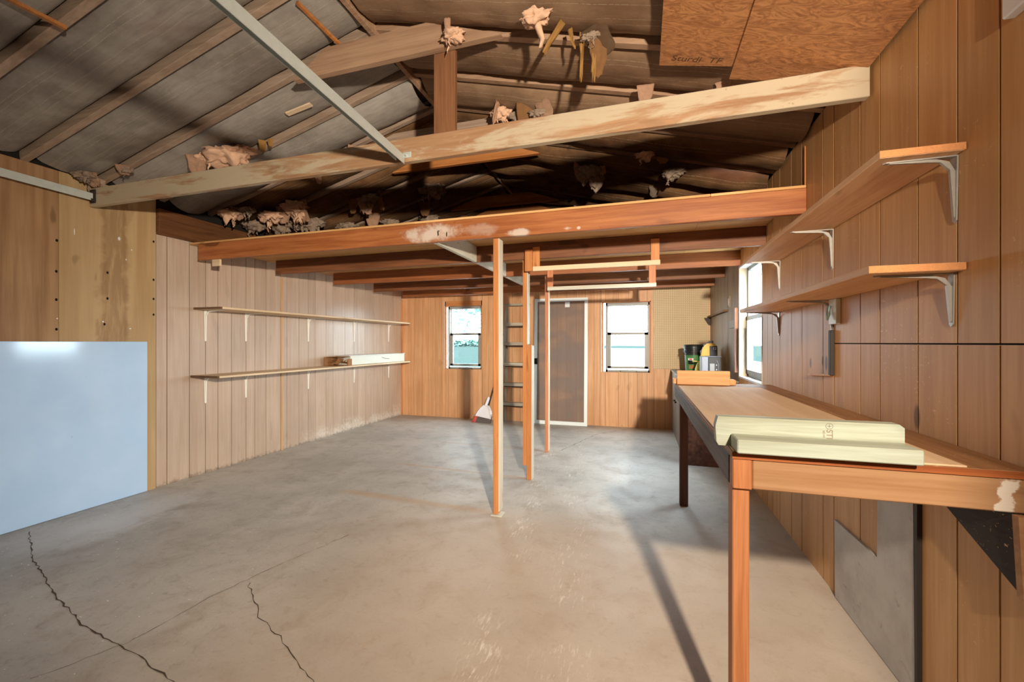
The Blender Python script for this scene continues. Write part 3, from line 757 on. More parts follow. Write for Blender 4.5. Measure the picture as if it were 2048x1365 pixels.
# OSB patches on the right slope
def osb(x0, x1, y0, y1, lab, dz):
    n = Vector((PITCH, 0, 1)).normalized(); m = MB(); P = []
    for (x, y) in ((x0, y0), (x1, y0), (x1, y1), (x0, y1+.03)):
        P.append(Vector((x, y, roof_z(x)-.085-dz)))
    m.prism(P, n*.011)
    return tag(m.build('osb_panel', m_osb, origin=P[0]), lab, 'panel', 'strand board patches on the right slope')
o1 = osb(.085, .425, .9, 2.27, 'narrow orange strand board patch left of the larger one, stamp on edge', 0)
osb(.418, .935, .9, 2.325, 'large orange strand board patch against the right wall top', .011)

def text(name, s, size, mat, parent, mtx, shear=0., depth=.0004):
    cu = bpy.data.curves.new(name, 'FONT'); cu.body = s; cu.size = size; cu.extrude = depth; cu.shear = shear
    cu.align_x = 'CENTER'; cu.align_y = 'CENTER'
    t = bpy.data.objects.new(name, cu); C.objects.link(t); bpy.context.view_layer.update()
    me = bpy.data.meshes.new_from_object(t.evaluated_get(bpy.context.evaluated_depsgraph_get()))
    bpy.data.objects.remove(t); bpy.data.curves.remove(cu)
    w = Vector((0, 0, 0)); p = parent
    while p is not None: w += p.location; p = p.parent
    me.transform(mtx); me.transform(Matrix.Translation(-w)); me.materials.clear(); me.materials.append(mat)
    o = bpy.data.objects.new(name, me); C.objects.link(o); o.parent = parent
    return o
def frame(o, xd, yd):
    xd, yd = Vector(xd).normalized(), Vector(yd).normalized(); zd = xd.cross(yd)
    m = Matrix((xd, yd, zd)).transposed().to_4x4(); m.translation = Vector(o); return m
nn = Vector((PITCH, 0, 1)).normalized()
pt = Vector((.25, 2.235, roof_z(.25)-.085)); pt -= nn*.0006
text('lettering', 'Sturdi  TF', .058, m_ink2, o1, frame(pt, (1, 0, -PITCH), (0, -1, 0)), .25)

# steel rail of the door opener and the side track
def channel(a, b, w, h, t, name, lab, cat):
    a, b = Vector(a), Vector(b); d = (b-a).normalized(); sd = d.cross(Vector((0, 0, 1))).normalized(); up = sd.cross(d)
    m = MB()
    m.bar(a, b, w, t); m.bar(a+sd*(w/2)-up*(h/2), b+sd*(w/2)-up*(h/2), t, h); m.bar(a-sd*(w/2)-up*(h/4), b-sd*(w/2)-up*(h/4), t, h/2)
    r = empty(name, b, lab, cat); m.build('rail_profile', m_steel, r); return r
rr = channel((-1.08, -.55, 2.325), (-1.352, 2.178, 2.395), .050, .05, .003, 'steel_rail', 'grey steel rail running overhead from the tie beam middle towards the camera', 'rail')
box(-1.345, -1.29, 2.1945, 2.1995, 2.385, 2.42).build('mounting_tab', m_steel, rr)
MB().tube([(-1.32, 2.186, 2.40), (-1.32, 2.1995, 2.40)], .006, 8).build('bolt', m_steel, rr)
tr = channel((-4.085, -.3, 2.475), (-4.085, 2.185, 2.455), .05, .055, .003, 'door_track', 'grey steel door track along the top of the left wall', 'track')
box(-4.11, -4.05, 2.190, 2.1995, 2.385, 2.49).build('mounting_tab', m_iron, tr)
MB().tube([(-4.06, 2.172, 2.405), (-4.06, 2.1995, 2.405)], .011, 8).build('bolt', m_iron, tr)
MB().tube([(-4.06, 2.172, 2.468), (-4.06, 2.1995, 2.468)], .011, 8).build('bolt', m_iron, tr)

# ------------------------------------------------------------------ loft
JY = (2.992, 3.862, 4.79, 5.63, 6.39)
JL = ['front loft beam with a white smear and flaked paint spots', 'second reddish loft joist from the front', 'third reddish loft joist from the front', 'fourth reddish loft joist from the front', 'rearmost loft joist next to the back wall']
for i, y in enumerate(JY):
    x0 = (-4.03, -4.005, -3.99, -3.95, -3.91)[i]
    m = MB().box(x0, XR-.001, y-.019, y+.019, 2.084, 2.238, .003)
    j = m.build('loft_joist', (m_front_beam if i == 0 else m_joist_dk if i in (1, 3) else m_joist))
    tag(j, JL[i], 'joist', 'joists under the loft')
    if i == 0:   # a bent nail sticking out of the smear
        MB().tube([(-1.50, 2.974, 2.165), (-1.497, 2.945, 2.16), (-1.49, 2.94, 2.125)], .003, 6).build('nail', m_iron, j)
        MB().tube([(-1.44, 2.974, 2.145), (-1.425, 2.95, 2.145), (-1.425, 2.95, 2.115)], .003, 6).build('nail', m_iron, j)
edges = [XL+.02, -1.72, .42, XR-.004]
LAB = ['left loft floor sheet of plywood over the shelves side', 'middle loft floor sheet of plywood above the posts', 'narrow right loft floor sheet of plywood beside the right wall']
for a, b, lb in zip(edges[:-1], edges[1:], LAB):
    tag(box(a+.001, b-.001, 2.968, YB-.004, 2.2385, 2.255).build('loft_floor_sheet', m_deck, origin=(a, 2.968, 2.2385)), lb, 'plywood sheet', 'loft floor sheets')
for i, lab in enumerate(('front white-peeling block between first and second loft joists', 'white-peeling block between second and third loft joists', 'white-peeling block between third and fourth loft joists')):
    tag(box(-1.575, -1.535, JY[i]+.020, JY[i+1]-.020, 2.084, 2.237, bev=.004).build('joist_block', m_peel, origin=(-1.55, JY[i], 2.084)), lab, 'blocking', 'peeling blocks between the loft joists')
tag(box(XL+.003, XL+.045, 2.69, 3.80, 2.27, 2.50, bev=.003).build('wall_plate', m_plate, origin=(XL, 2.69, 2.27)), 'dark brown plank on the left wall above the loft beam end', 'plank')
tag(box(XL+.001, XL+.04, 3.80, 6.74, 2.27, 2.50, bev=.003).build('wall_plate', m_plate, origin=(XL, 3.8, 2.27)), 'dark plank on the left wall hidden in shadow above the loft floor', 'plank')
tag(box(-3.866, -3.77, 2.985, 3.005, 2.02, 2.083).build('wood_block', m_blond, origin=(-3.82, 2.99, 2.02)), 'small pale wood block hanging under the left end of front loft beam', 'block')
tag(box(XR-.006, XR-.0005, 2.990, 2.996, 2.256, 2.50).build('trim_strip', m_trimw, origin=(XR, 2.99, 2.256)), 'thin bright trim strip on the right wall above the front loft beam', 'trim strip')

# posts ---------------------------------------------------------------
def post(loc, lab, parts):
    r = empty('post', loc, lab, 'post', 'posts under the loft')
    for (nm, mat, bx) in parts: box(*bx, bev=.003).build(nm, mat, r)
    return r
post((-1.04, 3.03, 0), 'front loft post, orange face and whitewashed side', [('stud', m_post, (-1.070, -1.030, 3.005, 3.060, 0.012, 2.084)), ('painted_side', m_postw, (-1.030, -1.022, 3.006, 3.100, .03, 2.084)), ('shim', m_peel, (-1.085, -1.0, 2.985, 3.075, 0, .012))])
post((-1.05, 3.91, 0), 'middle loft post made of two boards nailed together', [('upper_board', m_post, (-1.085, -1.046, 3.885, 3.935, .135, 2.12)), ('painted_side', m_postw, (-1.046, -1.038, 3.886, 3.975, 1.285, 1.965)), ('lower_board', m_post, (-1.046, -1.002, 3.885, 3.93, 0, 1.28)), ('painted_side', m_postw, (-1.002, -.994, 3.886, 3.965, 0, 1.275))])
post((-1.08, 4.94, 0), 'rear loft post, slim and rose brown', [('stud', m_post3, (-1.100, -1.063, 4.92, 4.965, 0, 2.10)), ('painted_side', m_jamb, (-1.063, -1.055, 4.921, 4.995, .02, 2.10))])
# hanging ladder-way battens
def hanger(y, z, x0, x1, mat, mblock, lab, ztop):
    r = empty('hanging_batten', ((x0+x1)/2, y, z), lab, 'batten', 'battens hung below the loft joists')
    box(x0, x1, y-.041, y-.021, z, z+.042).build('batten', mat, r)
    box(x1-.075, x1-.005, y-.0205, y, z+.002, ztop).build('hanger_block', mblock, r)
    box(x0-.005, x0+.06, y-.0205, y, z+.002, ztop).build('hanger_block', mblock, r)
    return r
h1 = hanger(3.842, 1.963, -.965, .148, m_blond, m_post, 'pale batten hung across the front of the middle post', 2.19)
hanger(4.770, 1.895, -1.03, .145, m_whitebat, m_post3, 'white painted batten hung above the screen door', 2.13)
box(-1.037, -.965, 3.786, 3.8005, 1.962, 2.16).build('hanger_block', m_post, h1)

# ------------------------------------------------------------------ shelves
def bracket_mesh(side, arm, drop, mat, w=.028):
    """stamped steel shelf bracket in local space: wall plane x=0, arm along side*x, shelf underside z=0"""
    s = side; m = MB()
    # vertical strap, tapering, with a raised rib
    m.prism([(0, -w/2, 0), (0, w/2, 0), (0, w*.32, -drop), (0, 0, -drop-.008), (0, -w*.32, -drop)], (s*.004, 0, 0))
    m.prism([(0, -w/2, 0), (0, w/2, 0), (s*arm, w*.32, 0), (s*(arm+.006), 0, 0), (s*arm, -w*.32, 0)], (0, 0, -.004))
    # curved rib: thick in the corner and thin at both tips
    n = 10; A = []; B = []
    for i in range(n+1):
        t = i/n
        if t <= .45: u = t/.45; o = Vector((s*.003, 0, -drop*.94*(1-u)-.03*u)); q = Vector((s*(.007+.011*u), 0, -drop*.94*(1-u)-.024*u))
        else:
            u = (t-.45)/.55; o = Vector((s*(.003+.03*u*0+arm*.94*u), 0, -.003-.027*(1-u)**8)); q = Vector((s*(.018+.012*min(1, u*8)+(arm*.94-.030)*u), 0, -.006-.009*(1-u)-.009*(1-u)**14))
        A.append(o); B.append(q)
    P = A+B[::-1]
    m.prism([p+Vector((0, -.005, 0)) for p in P], (0, .010, 0))
    m.tube([(s*.004, 0, -drop+.012), (s*.0065, 0, -drop+.012)], .0055, 8)
    m.tube([(s*.004, 0, -drop*.45), (s*.009, 0, -drop*.45)], .005, 8)
    me_o = m.build('bracket', mat); return me_o

def shelf(name, lab, group, x_wall, side, depth, y0, y1, ztop, th, mat, bpos, arm, drop, bmat, end_mat=None, edge_mat=None):
    r = empty(name, (x_wall, (y0+y1)/2, ztop-th), lab, 'shelf', group)
    m = MB(); xf = x_wall+side*depth
    if end_mat: m.box(x_wall+side*.004, xf, y0+.02, y1, ztop-th, ztop, .002)
    else: m.box(x_wall+side*.004, xf, y0, y1, ztop-th, ztop, .002)
    b = m.build('board', mat, r)
    if end_mat: box(x_wall+side*.004, xf, y0, y0+.02, ztop-th, ztop, bev=.001).build('raw_end', end_mat, b)
    if edge_mat: box(x_wall+side*.004, xf, y0-.002, y0, ztop-th+.001, ztop-.001, bev=0).build('raw_end', edge_mat, b)
    proto = None
    for y in bpos:
        if proto is None: o = proto = bracket_mesh(side, arm, drop, bmat)
        else: o = proto.copy(); C.objects.link(o)
        o.parent = r; o.location = Vector((x_wall+side*.001, y, ztop-th-.0005))-r.location
    return r
shelf('wall_shelf', 'upper pine shelf on the left wall, long and empty', 'shelves on the left wall', XL, 1, .352, 3.02, 6.45, 1.642, .020, m_shelf_l, (3.14, 3.59, 4.50, 5.42, 6.33), .25, .30, m_bracket_w, m_shelf_end)
sh2 = shelf('wall_shelf', 'lower pine shelf on the left wall, carrying a long white carton', 'shelves on the left wall', XL, 1, .352, 2.99, 6.45, .985, .020, m_shelf_l, (3.14, 3.59, 4.50, 5.42, 6.33), .25, .26, m_bracket_w, m_shelf_end)
shelf('wall_shelf', 'upper brown shelf on the right wall, on grey steel brackets', 'shelves on the right wall', XR, -1, .223, 1.65, 3.56, 1.917, .024, m_shelf_r, (1.70, 2.61, 3.50), .185, .205, m_bracket, None, m_edge)
shelf('wall_shelf', 'lower brown shelf on the right wall, above the workbench', 'shelves on the right wall', XR, -1, .252, 1.65, 3.54, 1.548, .024, m_shelf_r, (1.715, 2.61, 3.51), .205, .165, m_bracket, None, m_edge)

# carton of window blinds lying on the lower left shelf
r = empty('blind_carton', (-3.99, 5.6, .9855), 'long white carton with torn brown end on the lower left shelf', 'carton')
box(-4.10, -3.875, 4.98, 6.38, .9865, 1.115, bev=.004).build('carton', m_carton, r)
box(-4.095, -3.872, 4.95, 6.395, 1.1155, 1.124, bev=.002).build('headrail', m_white, r)
m = MB(); rnd = random.Random(5)
for i in range(9):
    x = rnd.uniform(-4.08, -3.90); y = rnd.uniform(4.76, 4.98); L = rnd.uniform(.05, .12)
    m.bar((x-L*.5, y+rnd.uniform(-.03, .03), .995+rnd.uniform(.01, .05)), (x+L*.5, y+rnd.uniform(-.03, .03), 1.04+rnd.uniform(-.02, .05)), .07, .004, (rnd.uniform(-.6, .6), rnd.uniform(-.6, .6), 1))
m.box(-4.09, -3.88, 4.72, 4.99, .9868, .991); m.box(-4.095, -4.09, 4.72, 4.99, .9868, 1.11); m.box(-4.09, -3.885, 4.76, 4.99, 1.104, 1.108)
m.box(-3.884, -3.868, 4.90, 5.06, .9868, 1.075, rot=Matrix.Rotation(.25, 3, 'Z'))
m.build('torn_end', m_card, r)['label'] = 'torn brown cardboard end'
MB().tube([(-3.873, 5.72, 1.075), (-3.868, 5.78, 1.058), (-3.868, 5.92, 1.045)], .003, 6).build('cord', m_sign, r)

# whiteboard leaning on left wall
wbd = MB().box(XL+.006, XL+.020, .35, 2.612, .002, 1.310, .003)
tag(wbd.build('white_panel', m_wboard, origin=(XL, 1.4, 0)), 'big glossy white sheet panel standing against the left wall', 'panel')

# paint dabs on the left plywood
for (y, z, w, h) in ((2.12, 2.15, .006, .055), (2.41, 2.165, .018, .03), (2.50, 2.09, .010, .012), (2.46, 2.0, .010, .012), (2.30, 1.47, .012, .014), (2.02, 1.48, .008, .010), (2.49, 1.42, .014, .010)):
    MB().prism([(XL+.0042, y+w*.5*math.cos(a), z+h*.5*math.sin(a)) for a in [i*math.pi/5 for i in range(10)]], (.001, 0, 0)).build('paint_dab', m_white, wl)
for (y, z) in ((2.33, 1.87), (2.33, 1.66), (2.31, 1.45), (2.018, 2.06), (2.015, 1.83), (2.015, 1.62), (2.016, 1.40), (2.67, 2.2), (2.67, 1.86), (2.67, 1.69), (2.67, 1.55)):
    MB().prism([(XL+.0042, y+.008*math.cos(a), z+.011*math.sin(a)) for a in [i*math.pi/4 for i in range(8)]], (.0008, 0, 0)).build('nail_hole', m_cut, wl)

# ------------------------------------------------------------------ back wall things
# step ladder folded flat against the wall
lx0, lx1 = -2.185, -1.715; ly = 6.60
r = empty('step_ladder', ((lx0+lx1)/2, ly, 0), 'grey folding step ladder standing against the back wall between posts', 'ladder')
for (xb, xt) in ((lx0-.03, lx0+.055), (lx1+.03, lx1-.055)):
    MB().bar((xb, ly-.06, 0.0), (xt, ly+.03, 1.90), .075, .022, (1, 0, 0)).build('rail', m_ladder, r)
for (xb, xt) in ((lx0+.01, lx0+.06), (lx1-.01, lx1-.06)):
    MB().bar((xb, ly+.10, 0.0), (xt, ly+.09, 1.86), .022, .032, (1, 0, 0)).build('rear_rail', m_ladder, r)
for i, z in enumerate((.315, .63, .955, 1.285, 1.60)):
    f = z/1.9; a = lx0-.03+.085*f+.01; b = lx1+.03-.085*f-.01; y = ly-.06+.09*f
    t = box(a, b, y-.060, y+.045, z-.026, z+.024).build('tread', m_tread, r)
    MB().bar((a+.03, y, z-.042), (b-.03, y, z-.042), .012, .012).build('tie_rod', m_iron, t)
box(lx0+.03, lx1-.03, ly-.05, ly+.12, 1.90, 1.935).build('top_cap', m_tread, r)
MB().bar((lx0+.02, ly-.03, 1.45), (lx0+.05, ly+.09, 1.20), .006, .02).build('spreader', m_iron, r)

# broom with clip-on dustpan
r = empty('broom', (-2.45, 6.45, 0), 'angle broom with dark handle and red grey bristles leaning near the post', 'broom')
MB().tube([(-2.395, 6.50, .26), (-2.268, 6.66, .86), (-2.16, 6.735, 1.30)], .011, 10).build('handle', m_iron, r)
m = MB(); m.prism([(-2.665, 6.43, .0), (-2.60, 6.425, .0), (-2.555, 6.45, .125), (-2.60, 6.45, .13)], (0, .05, 0)); m.build('bristles', m_brist_r, r)['label'] = 'red bristles'
m = MB(); m.prism([(-2.60, 6.425, .0), (-2.335, 6.405, .0), (-2.325, 6.44, .10), (-2.555, 6.45, .125)], (0, .05, 0)); m.build('bristles', m_brist_g, r)['label'] = 'grey bristles'
m = MB(); m.prism([(-2.60, 6.455, .125), (-2.325, 6.445, .10), (-2.36, 6.48, .20), (-2.43, 6.48, .24), (-2.52, 6.48, .20)], (0, .03, 0)); m.build('broom_head', m_black, r)
r = empty('dustpan', (-2.45, 6.40, .1), 'white dustpan clipped over the broom head', 'dustpan')
m = MB(); P = [(-2.585, .115), (-2.55, .18), (-2.50, .245), (-2.455, .285), (-2.41, .30), (-2.365, .275), (-2.325, .21), (-2.312, .15), (-2.325, .075)]
m.prism([(x, 6.395+(z-.075)*.22, z) for x, z in P], (0, .006, .0)); m.build('pan', m_pan, r)
m = MB()
for (a, b) in zip(P[:-1], P[1:]): m.bar((a[0], 6.383+(a[1]-.075)*.22, a[1]), (b[0], 6.383+(b[1]-.075)*.22, b[1]), .03, .005, (0, -.1, 1))
m.build('rim', m_pan, r)
MB().tube([(-2.415, 6.43, .285), (-2.395, 6.45, .345), (-2.378, 6.465, .40), (-2.372, 6.47, .42)], [.022, .024, .022, .012], 10).build('handle', m_pan, r)

# screen door leaning on the back wall
r = empty('screen_door', (-1.24, 6.66, 0), 'white framed screen door leaning on the back wall between the windows', 'screen door')
lean = .085/2.03
def tilt(mb):
    for v in mb.bm.verts: v.co.y += v.co.z*lean
    return mb
x0, x1, zt = -1.672, -.812, 2.012; yd = 6.615; f = .052
m = MB().box(x0, x0+f, yd, yd+.022, .002, zt, .003).box(x1-f, x1, yd, yd+.022, .002, zt, .003).box(x0+f, x1-f, yd, yd+.022, .002, .06, .003).box(x0+f, x1-f, yd, yd+.022, zt-f, zt, .003)
tilt(m).build('frame', m_door_al, r)
tilt(MB().box(x0+f-.004, x1-f+.004, yd+.010, yd+.012, .055, zt-f+.004)).build('screen', m_screen, r)
m = MB().box(x0+.012, x0+.062, yd-.016, yd, .955, 1.05, .004); h = tilt(m).build('latch', m_black, r)
tilt(MB().tube([(x0+.056, yd-.03, .97), (x0+.058, yd-.034, 1.0), (x0+.056, yd-.03, 1.03)], .007, 8)).build('pull', m_black, h)
tilt(MB().box(x0+.50, x0+.575, yd+.004, yd+.008, 1.865, 1.95)).build('paper_tag', m_white, r)

# pegboard on the back wall right corner, ragged left edge
m = MB(); rnd = random.Random(3); pts = [(.162, .905), (.945, .915), (.947, 1.35), (.930, 1.62), (.940, 1.9), (.925, 2.02), (.944, 2.13), (.160, 2.145)]
zz = 2.05
while zz > 1.0:
    pts.append((.160+(.014 if 1.35 < zz < 1.7 else 0)+rnd.uniform(-.003, .006), zz)); zz -= .08
m.prism([(x, YB-.001, z) for x, z in pts], (0, -.006, 0))
tag(m.build('pegboard', m_peg, origin=(.55, YB, .9)), 'tan pegboard sheet with a ragged edge beside the right back window', 'pegboard')

# far right wall oddments
r = empty('corner_ledge', (XR, 6.1, 1.67), 'thin brown ledge on the right wall in the back corner', 'ledge')
box(XR-.045, XR-.001, 5.42, 6.72, 1.662, 1.684, bev=.001).build('board', m_plate, r)
m = MB().prism([(XR-.09, 6.70, 1.66), (XR-.004, 6.70, 1.66), (XR-.004, 6.70, 1.55), (XR-.03, 6.70, 1.56)], (0, .03, 0)); m.build('bracket', m_iron, r)
r = empty('outlet_box', (XR, 5.34, 1.75), 'small pale outlet plate on the right wall above the corner ledge', 'outlet')
box(XR-.010, XR-.0005, 5.29, 5.39, 1.70, 1.83).build('plate', m_panel_far, r)
MB().prism([(XR-.011, 5.34+.02*math.cos(a), 1.765+.045*math.sin(a)) for a in [i*math.pi/6 for i in range(12)]], (-.002, 0, 0)).build('socket', m_white, r)
tag(box(XR-.012, XR-.0005, 5.02, 5.30, 1.46, 1.545).build('metal_plate', m_sign, origin=(XR, 5.16, 1.5)), 'small shiny grey metal plate on the right wall beyond the window', 'plate')
tag(box(XR-.030, XR-.0005, 4.895, 4.935, .99, 1.665).build('wood_stick', m_rose, origin=(XR, 4.91, .99)), 'rose brown upright stick on the wall beside the right window', 'stick')

# pale hook plate and dark metal strip on right wall
r = empty('hook_plate', (XR, 2.56, 1.4), 'pale plate with a clear plastic loop under the lower right shelf', 'hook plate')
box(XR-.022, XR-.0005, 2.512, 2.60, 1.395, 1.523).build('plate', m_carton, r)
m = MB(); m.tube([(XR-.03, 2.590+.0*i, 1.49) for i in range(2)][:1]+[(XR-.034, 2.588, 1.45), (XR-.036, 2.572, 1.42), (XR-.034, 2.555, 1.45), (XR-.03, 2.552, 1.49)], .005, 8)
m.build('loop', plain('clear_blue', (180, 226, 226), .15), r)
tag(box(XR-.020, XR-.0005, 2.588, 2.612, 1.13, 1.365).build('metal_strip', m_iron, origin=(XR, 2.6, 1.13)), 'dark upright metal strip on the right wall under the pale hook plate', 'strip')
tag(MB().bar((XR-.012, 2.60, 1.132), (XR-.010, 2.91, 1.112), .014, .010).build('twig_stick', m_pine, origin=(XR, 2.75, 1.12)), 'thin pale stick lying level on the right wall below the metal strip', 'stick')
tag(box(XR-.03, XR-.0005, 1.40, 1.475, 2.165, 2.30, bev=.004).build('junction_box', m_white, origin=(XR, 1.44, 2.2)), 'white electrical box at the very top right corner', 'box')

# cement board patch under the bench
m = MB(); P = [(1.888, .004), (2.548, .004), (2.559, .395), (2.146, .400), (2.140, .80), (1.900, .80)]
m.prism([(XR-.0005, y, z) for y, z in P], (-.012, 0, 0))
tag(m.build('cement_panel', m_cement, origin=(XR, 2.2, 0)), 'stepped grey cement board patch on the right wall under the bench', 'panel')
tag(box(XR-.016, XR-.0005, 1.868, 1.884, .004, .85, bev=.001).build('trim_strip', m_iron, origin=(XR, 1.876, 0)), 'dark narrow strip along the near edge of the cement board', 'trim strip')

# ------------------------------------------------------------------ workbench
bx0, by0, by1, bz = .256, 1.396, 3.72, .975
r = empty('workbench', (.6, 2.5, 0), 'long wooden workbench along the right wall with tall square legs', 'workbench')
tp = box(bx0, XR-.002, by0, by1, bz-.020, bz).build('top', m_bench_top, r)
box(bx0, XR-.002, by0-.0015, by0, bz-.019, bz-.001, bev=0).build('edge_band', m_bench_edge, tp)
box(bx0+.055, XR-.004, by0+.004, by0+.040, .868, bz-.0205, bev=.003).build('front_apron', m_apron_f, r)
box(bx0+.002, bx0+.054, by0+.002, by0+.05, .866, bz-.0205, bev=.003).build('corner_block', m_leg, r)
box(bx0-.001, bx0+.016, by0+.051, by1, .868, bz-.0205, bev=.002).build('side_apron', m_apron_side, r)
box(bx0+.004, bx0+.050, by0+.018, by0+.085, 0, .8655, bev=.003).build('leg', m_leg, r)['label'] = 'front leg, bright orange'
box(.288, .350, 3.62, 3.69, 0, .867, bev=.003).build('leg', m_leg_dk, r)['label'] = 'rear leg, dark stained'
# dark cleat and stub on the wall at the near end
m = MB().prism([(XR-.003, 1.395, .866), (XR-.003, 1.86, .866), (XR-.003, 1.80, .845), (XR-.003, 1.40, .665)], (-.038, 0, 0)); m.build('brace', m_brace, r)
m = MB().prism([(.895, by0+.001, .866), (XR-.002, by0+.001, .866), (XR-.002, by0+.001, .62), (.905, by0+.001, .66)], (0, -.02, 0)); m.build('end_stub', m_apron, r)

tag(box(bx0+.004, .807, by0+.002, 3.40, bz+.0005, bz+.0055, bev=.0008).build('hardboard_sheet', m_hard, origin=(.5, 2.4, bz)), 'tan hardboard sheet covering the left part of the workbench top', 'sheet')
zb = bz+.006
m = MB().box(.262, .697, 1.356, 1.447, zb, zb+.040, .003)
tag(m.build('lumber_offcut', m_fresh, origin=(.48, 1.4, zb)), 'fresh yellow lumber piece lying flat on the front edge of the bench', 'lumber', 'lumber pieces on the workbench')
m = MB(); P = [(.222, zb+.012), (.228, zb+.0005), (.700, zb+.0005), (.700, zb+.080), (.688, zb+.090), (.226, zb+.090), (.219, zb+.06)]
m.prism([(x, 1.450, z) for x, z in P], (0, .040, 0))
l2 = tag(m.build('lumber_offcut', m_fresh, origin=(.46, 1.46, zb)), 'fresh yellow lumber piece standing on edge, stamped, behind the front one', 'lumber', 'lumber pieces on the workbench')
m = MB()
for i in range(16):
    a, b = 2*math.pi*i/16, 2*math.pi*(i+1)/16
    m.bar((.521+.009*math.cos(a), 1.4496, zb+.076+.008*math.sin(a)), (.521+.009*math.cos(b), 1.4496, zb+.076+.008*math.sin(b)), .0006, .002, (0, 1, 0))
m.bar((.516, 1.4496, zb+.076), (.526, 1.4496, zb+.076), .0006, .002, (0, 1, 0)); m.bar((.521, 1.4496, zb+.071), (.521, 1.4496, zb+.082), .0006, .002, (0, 1, 0))
m.build('logo', m_ink, l2)
text('lettering', 'STI', .022, m_ink, l2, frame((.521, 1.4494, zb+.052), (0, 0, -1), (1, 0, 0)))
text('lettering', 'KD HT', .007, m_ink, l2, frame((.507, 1.4494, zb+.052), (0, 0, -1), (1, 0, 0)))
m = MB().box(.262, .637, 3.545, 3.583, bz+.0005, bz+.108, .003)
tag(m.build('lumber_offcut', m_pine, origin=(.45, 3.56, bz)), 'knotty pine piece standing on edge at the far end of the bench', 'lumber', 'lumber pieces on the workbench')
m = MB().box(.238, .685, 3.590, 3.68, bz+.0005, bz+.040, .003)
tag(m.build('lumber_offcut', m_pine, origin=(.45, 3.63, bz)), 'longer pine piece lying flat behind the upright one at bench end', 'lumber', 'lumber pieces on the workbench')

# cabinet in the back corner
r = empty('base_cabinet', (.68, 5.8, 0), 'grey wooden base cabinet in the right back corner behind the bench', 'cabinet')
cx, cy0, cz = .425, 4.845, .905
box(cx+.02, XR-.002, cy0+.012, 6.73, 0.0, cz-.02).build('body', m_cab, r)
box(cx+.02, XR-.002, cy0, cy0+.012, 0.0, cz-.02, bev=.001).build('end_panel', m_cab_side, r)['label'] = 'dark figured plywood end panel'
box(cx-.015, XR-.002, cy0-.01, 6.735, cz-.02, cz).build('countertop', m_cab, r)
d1 = box(cx, cx+.0195, cy0+.05, 5.95, .04, cz-.03).build('door', m_cab, r)
MB().tube([(cx, 5.86, .53), (cx-.022, 5.86, .53)], [.008, .014], 10).build('knob', m_black, d1)
box(cx-.004, cx+.004, cy0+.022, cy0+.052, .70, .77).build('hinge', m_brace, d1)
box(cx-.004, cx+.004, cy0+.022, cy0+.052, .12, .19).build('hinge', m_brace, d1)
d2 = box(cx, cx+.0195, 5.965, 6.68, .04, cz-.03).build('door', m_cab, r)
MB().tube([(cx, 6.04, .53), (cx-.022, 6.04, .53)], [.008, .014], 10).build('knob', m_black, d2)

# bucket, jugs and bin on the cabinet
r = empty('bucket', (.648, 6.0, cz), 'dark green plastic bucket with product label on the corner cabinet', 'bucket')
c = (.648, 6.0, cz+.0005)
MB().lathe(c, [(.0, 0), (.098, 0), (.102, .01), (.118, .34), (.118, .345)], 32).build('body', m_green, r, smooth=False)
MB().lathe((c[0], c[1], c[2]+.262), [(.116, 0), (.126, .004), (.127, .03), (.121, .034), (.121, .05), (.127, .054), (.127, .085), (.119, .09)], 32).build('rim', m_black, r)
MB().lathe((c[0], c[1], c[2]+.350), [(.0, 0), (.126, 0), (.128, .012), (.118, .02), (0, .022)], 32).build('lid', m_black, r)
def wrap(rad, z0, z1, a0, a1, c, taper=0.):
    m = MB(); n = 14
    for i in range(n):
        A, B = a0+(a1-a0)*i/n, a0+(a1-a0)*(i+1)/n
        q = []
        for (a, z, rr_) in ((A, z0, rad), (B, z0, rad), (B, z1, rad+taper), (A, z1, rad+taper)): q.append(m.bm.verts.new((c[0]+rr_*math.cos(a), c[1]+rr_*math.sin(a), c[2]+z)))
        m.bm.faces.new(q)
    bmesh.ops.remove_doubles(m.bm, verts=m.bm.verts[:], dist=1e-5); bmesh.ops.solidify(m.bm, geom=m.bm.faces[:], thickness=.001)
    return m
lb = wrap(.1045, .03, .235, R(205), R(325), c, .0118).build('label', m_label_g, r)
wrap(.1155, .168, .196, R(228), R(262), c).build('badge', m_white, lb); wrap(.1166, .174, .190, R(236), R(254), c).build('badge', m_red, lb)
wrap(.1125, .12, .165, R(226), R(264), c).build('picture', m_black, lb); wrap(.110, .06, .105, R(232), R(272), c).build('picture', m_card, lb)
m = MB().tube([(c[0]-.127, c[1], c[2]+.30), (c[0]-.135, c[1]-.03, c[2]+.26), (c[0]-.10, c[1]-.09, c[2]+.235)], .003, 6); m.build('handle', m_black, r)

r = empty('jug', (.80, 5.62, cz), 'yellow jug with a dark pictured label standing beside the bucket', 'jug')
m = MB(); P = [(.735, cz+.001), (.90, cz+.001), (.905, cz+.34), (.885, cz+.375), (.835, cz+.392), (.77, cz+.38), (.735, cz+.325), (.722, cz+.25)]
P = [(x-.035, z) for x, z in P]
m.prism([(x, 5.58, z) for x, z in P], (0, .09, 0)); bmesh.ops.bevel(m.bm, geom=m.bm.edges[:], offset=.010, segments=2, affect='EDGES'); m.build('body', m_yellow, r)
MB().tube([(.800, 5.625, cz+.388), (.800, 5.625, cz+.418)], .026, 14).build('cap', m_silver, r)
m = MB().tube([(.705, 5.625, cz+.22), (.690, 5.625, cz+.29), (.725, 5.625, cz+.365), (.78, 5.625, cz+.40)], .014, 8); m.build('handle', m_silver, r)
lb = box(.778, .862, 5.5775, 5.5795, cz+.10, cz+.355, bev=.0005).build('label', m_navy, r)
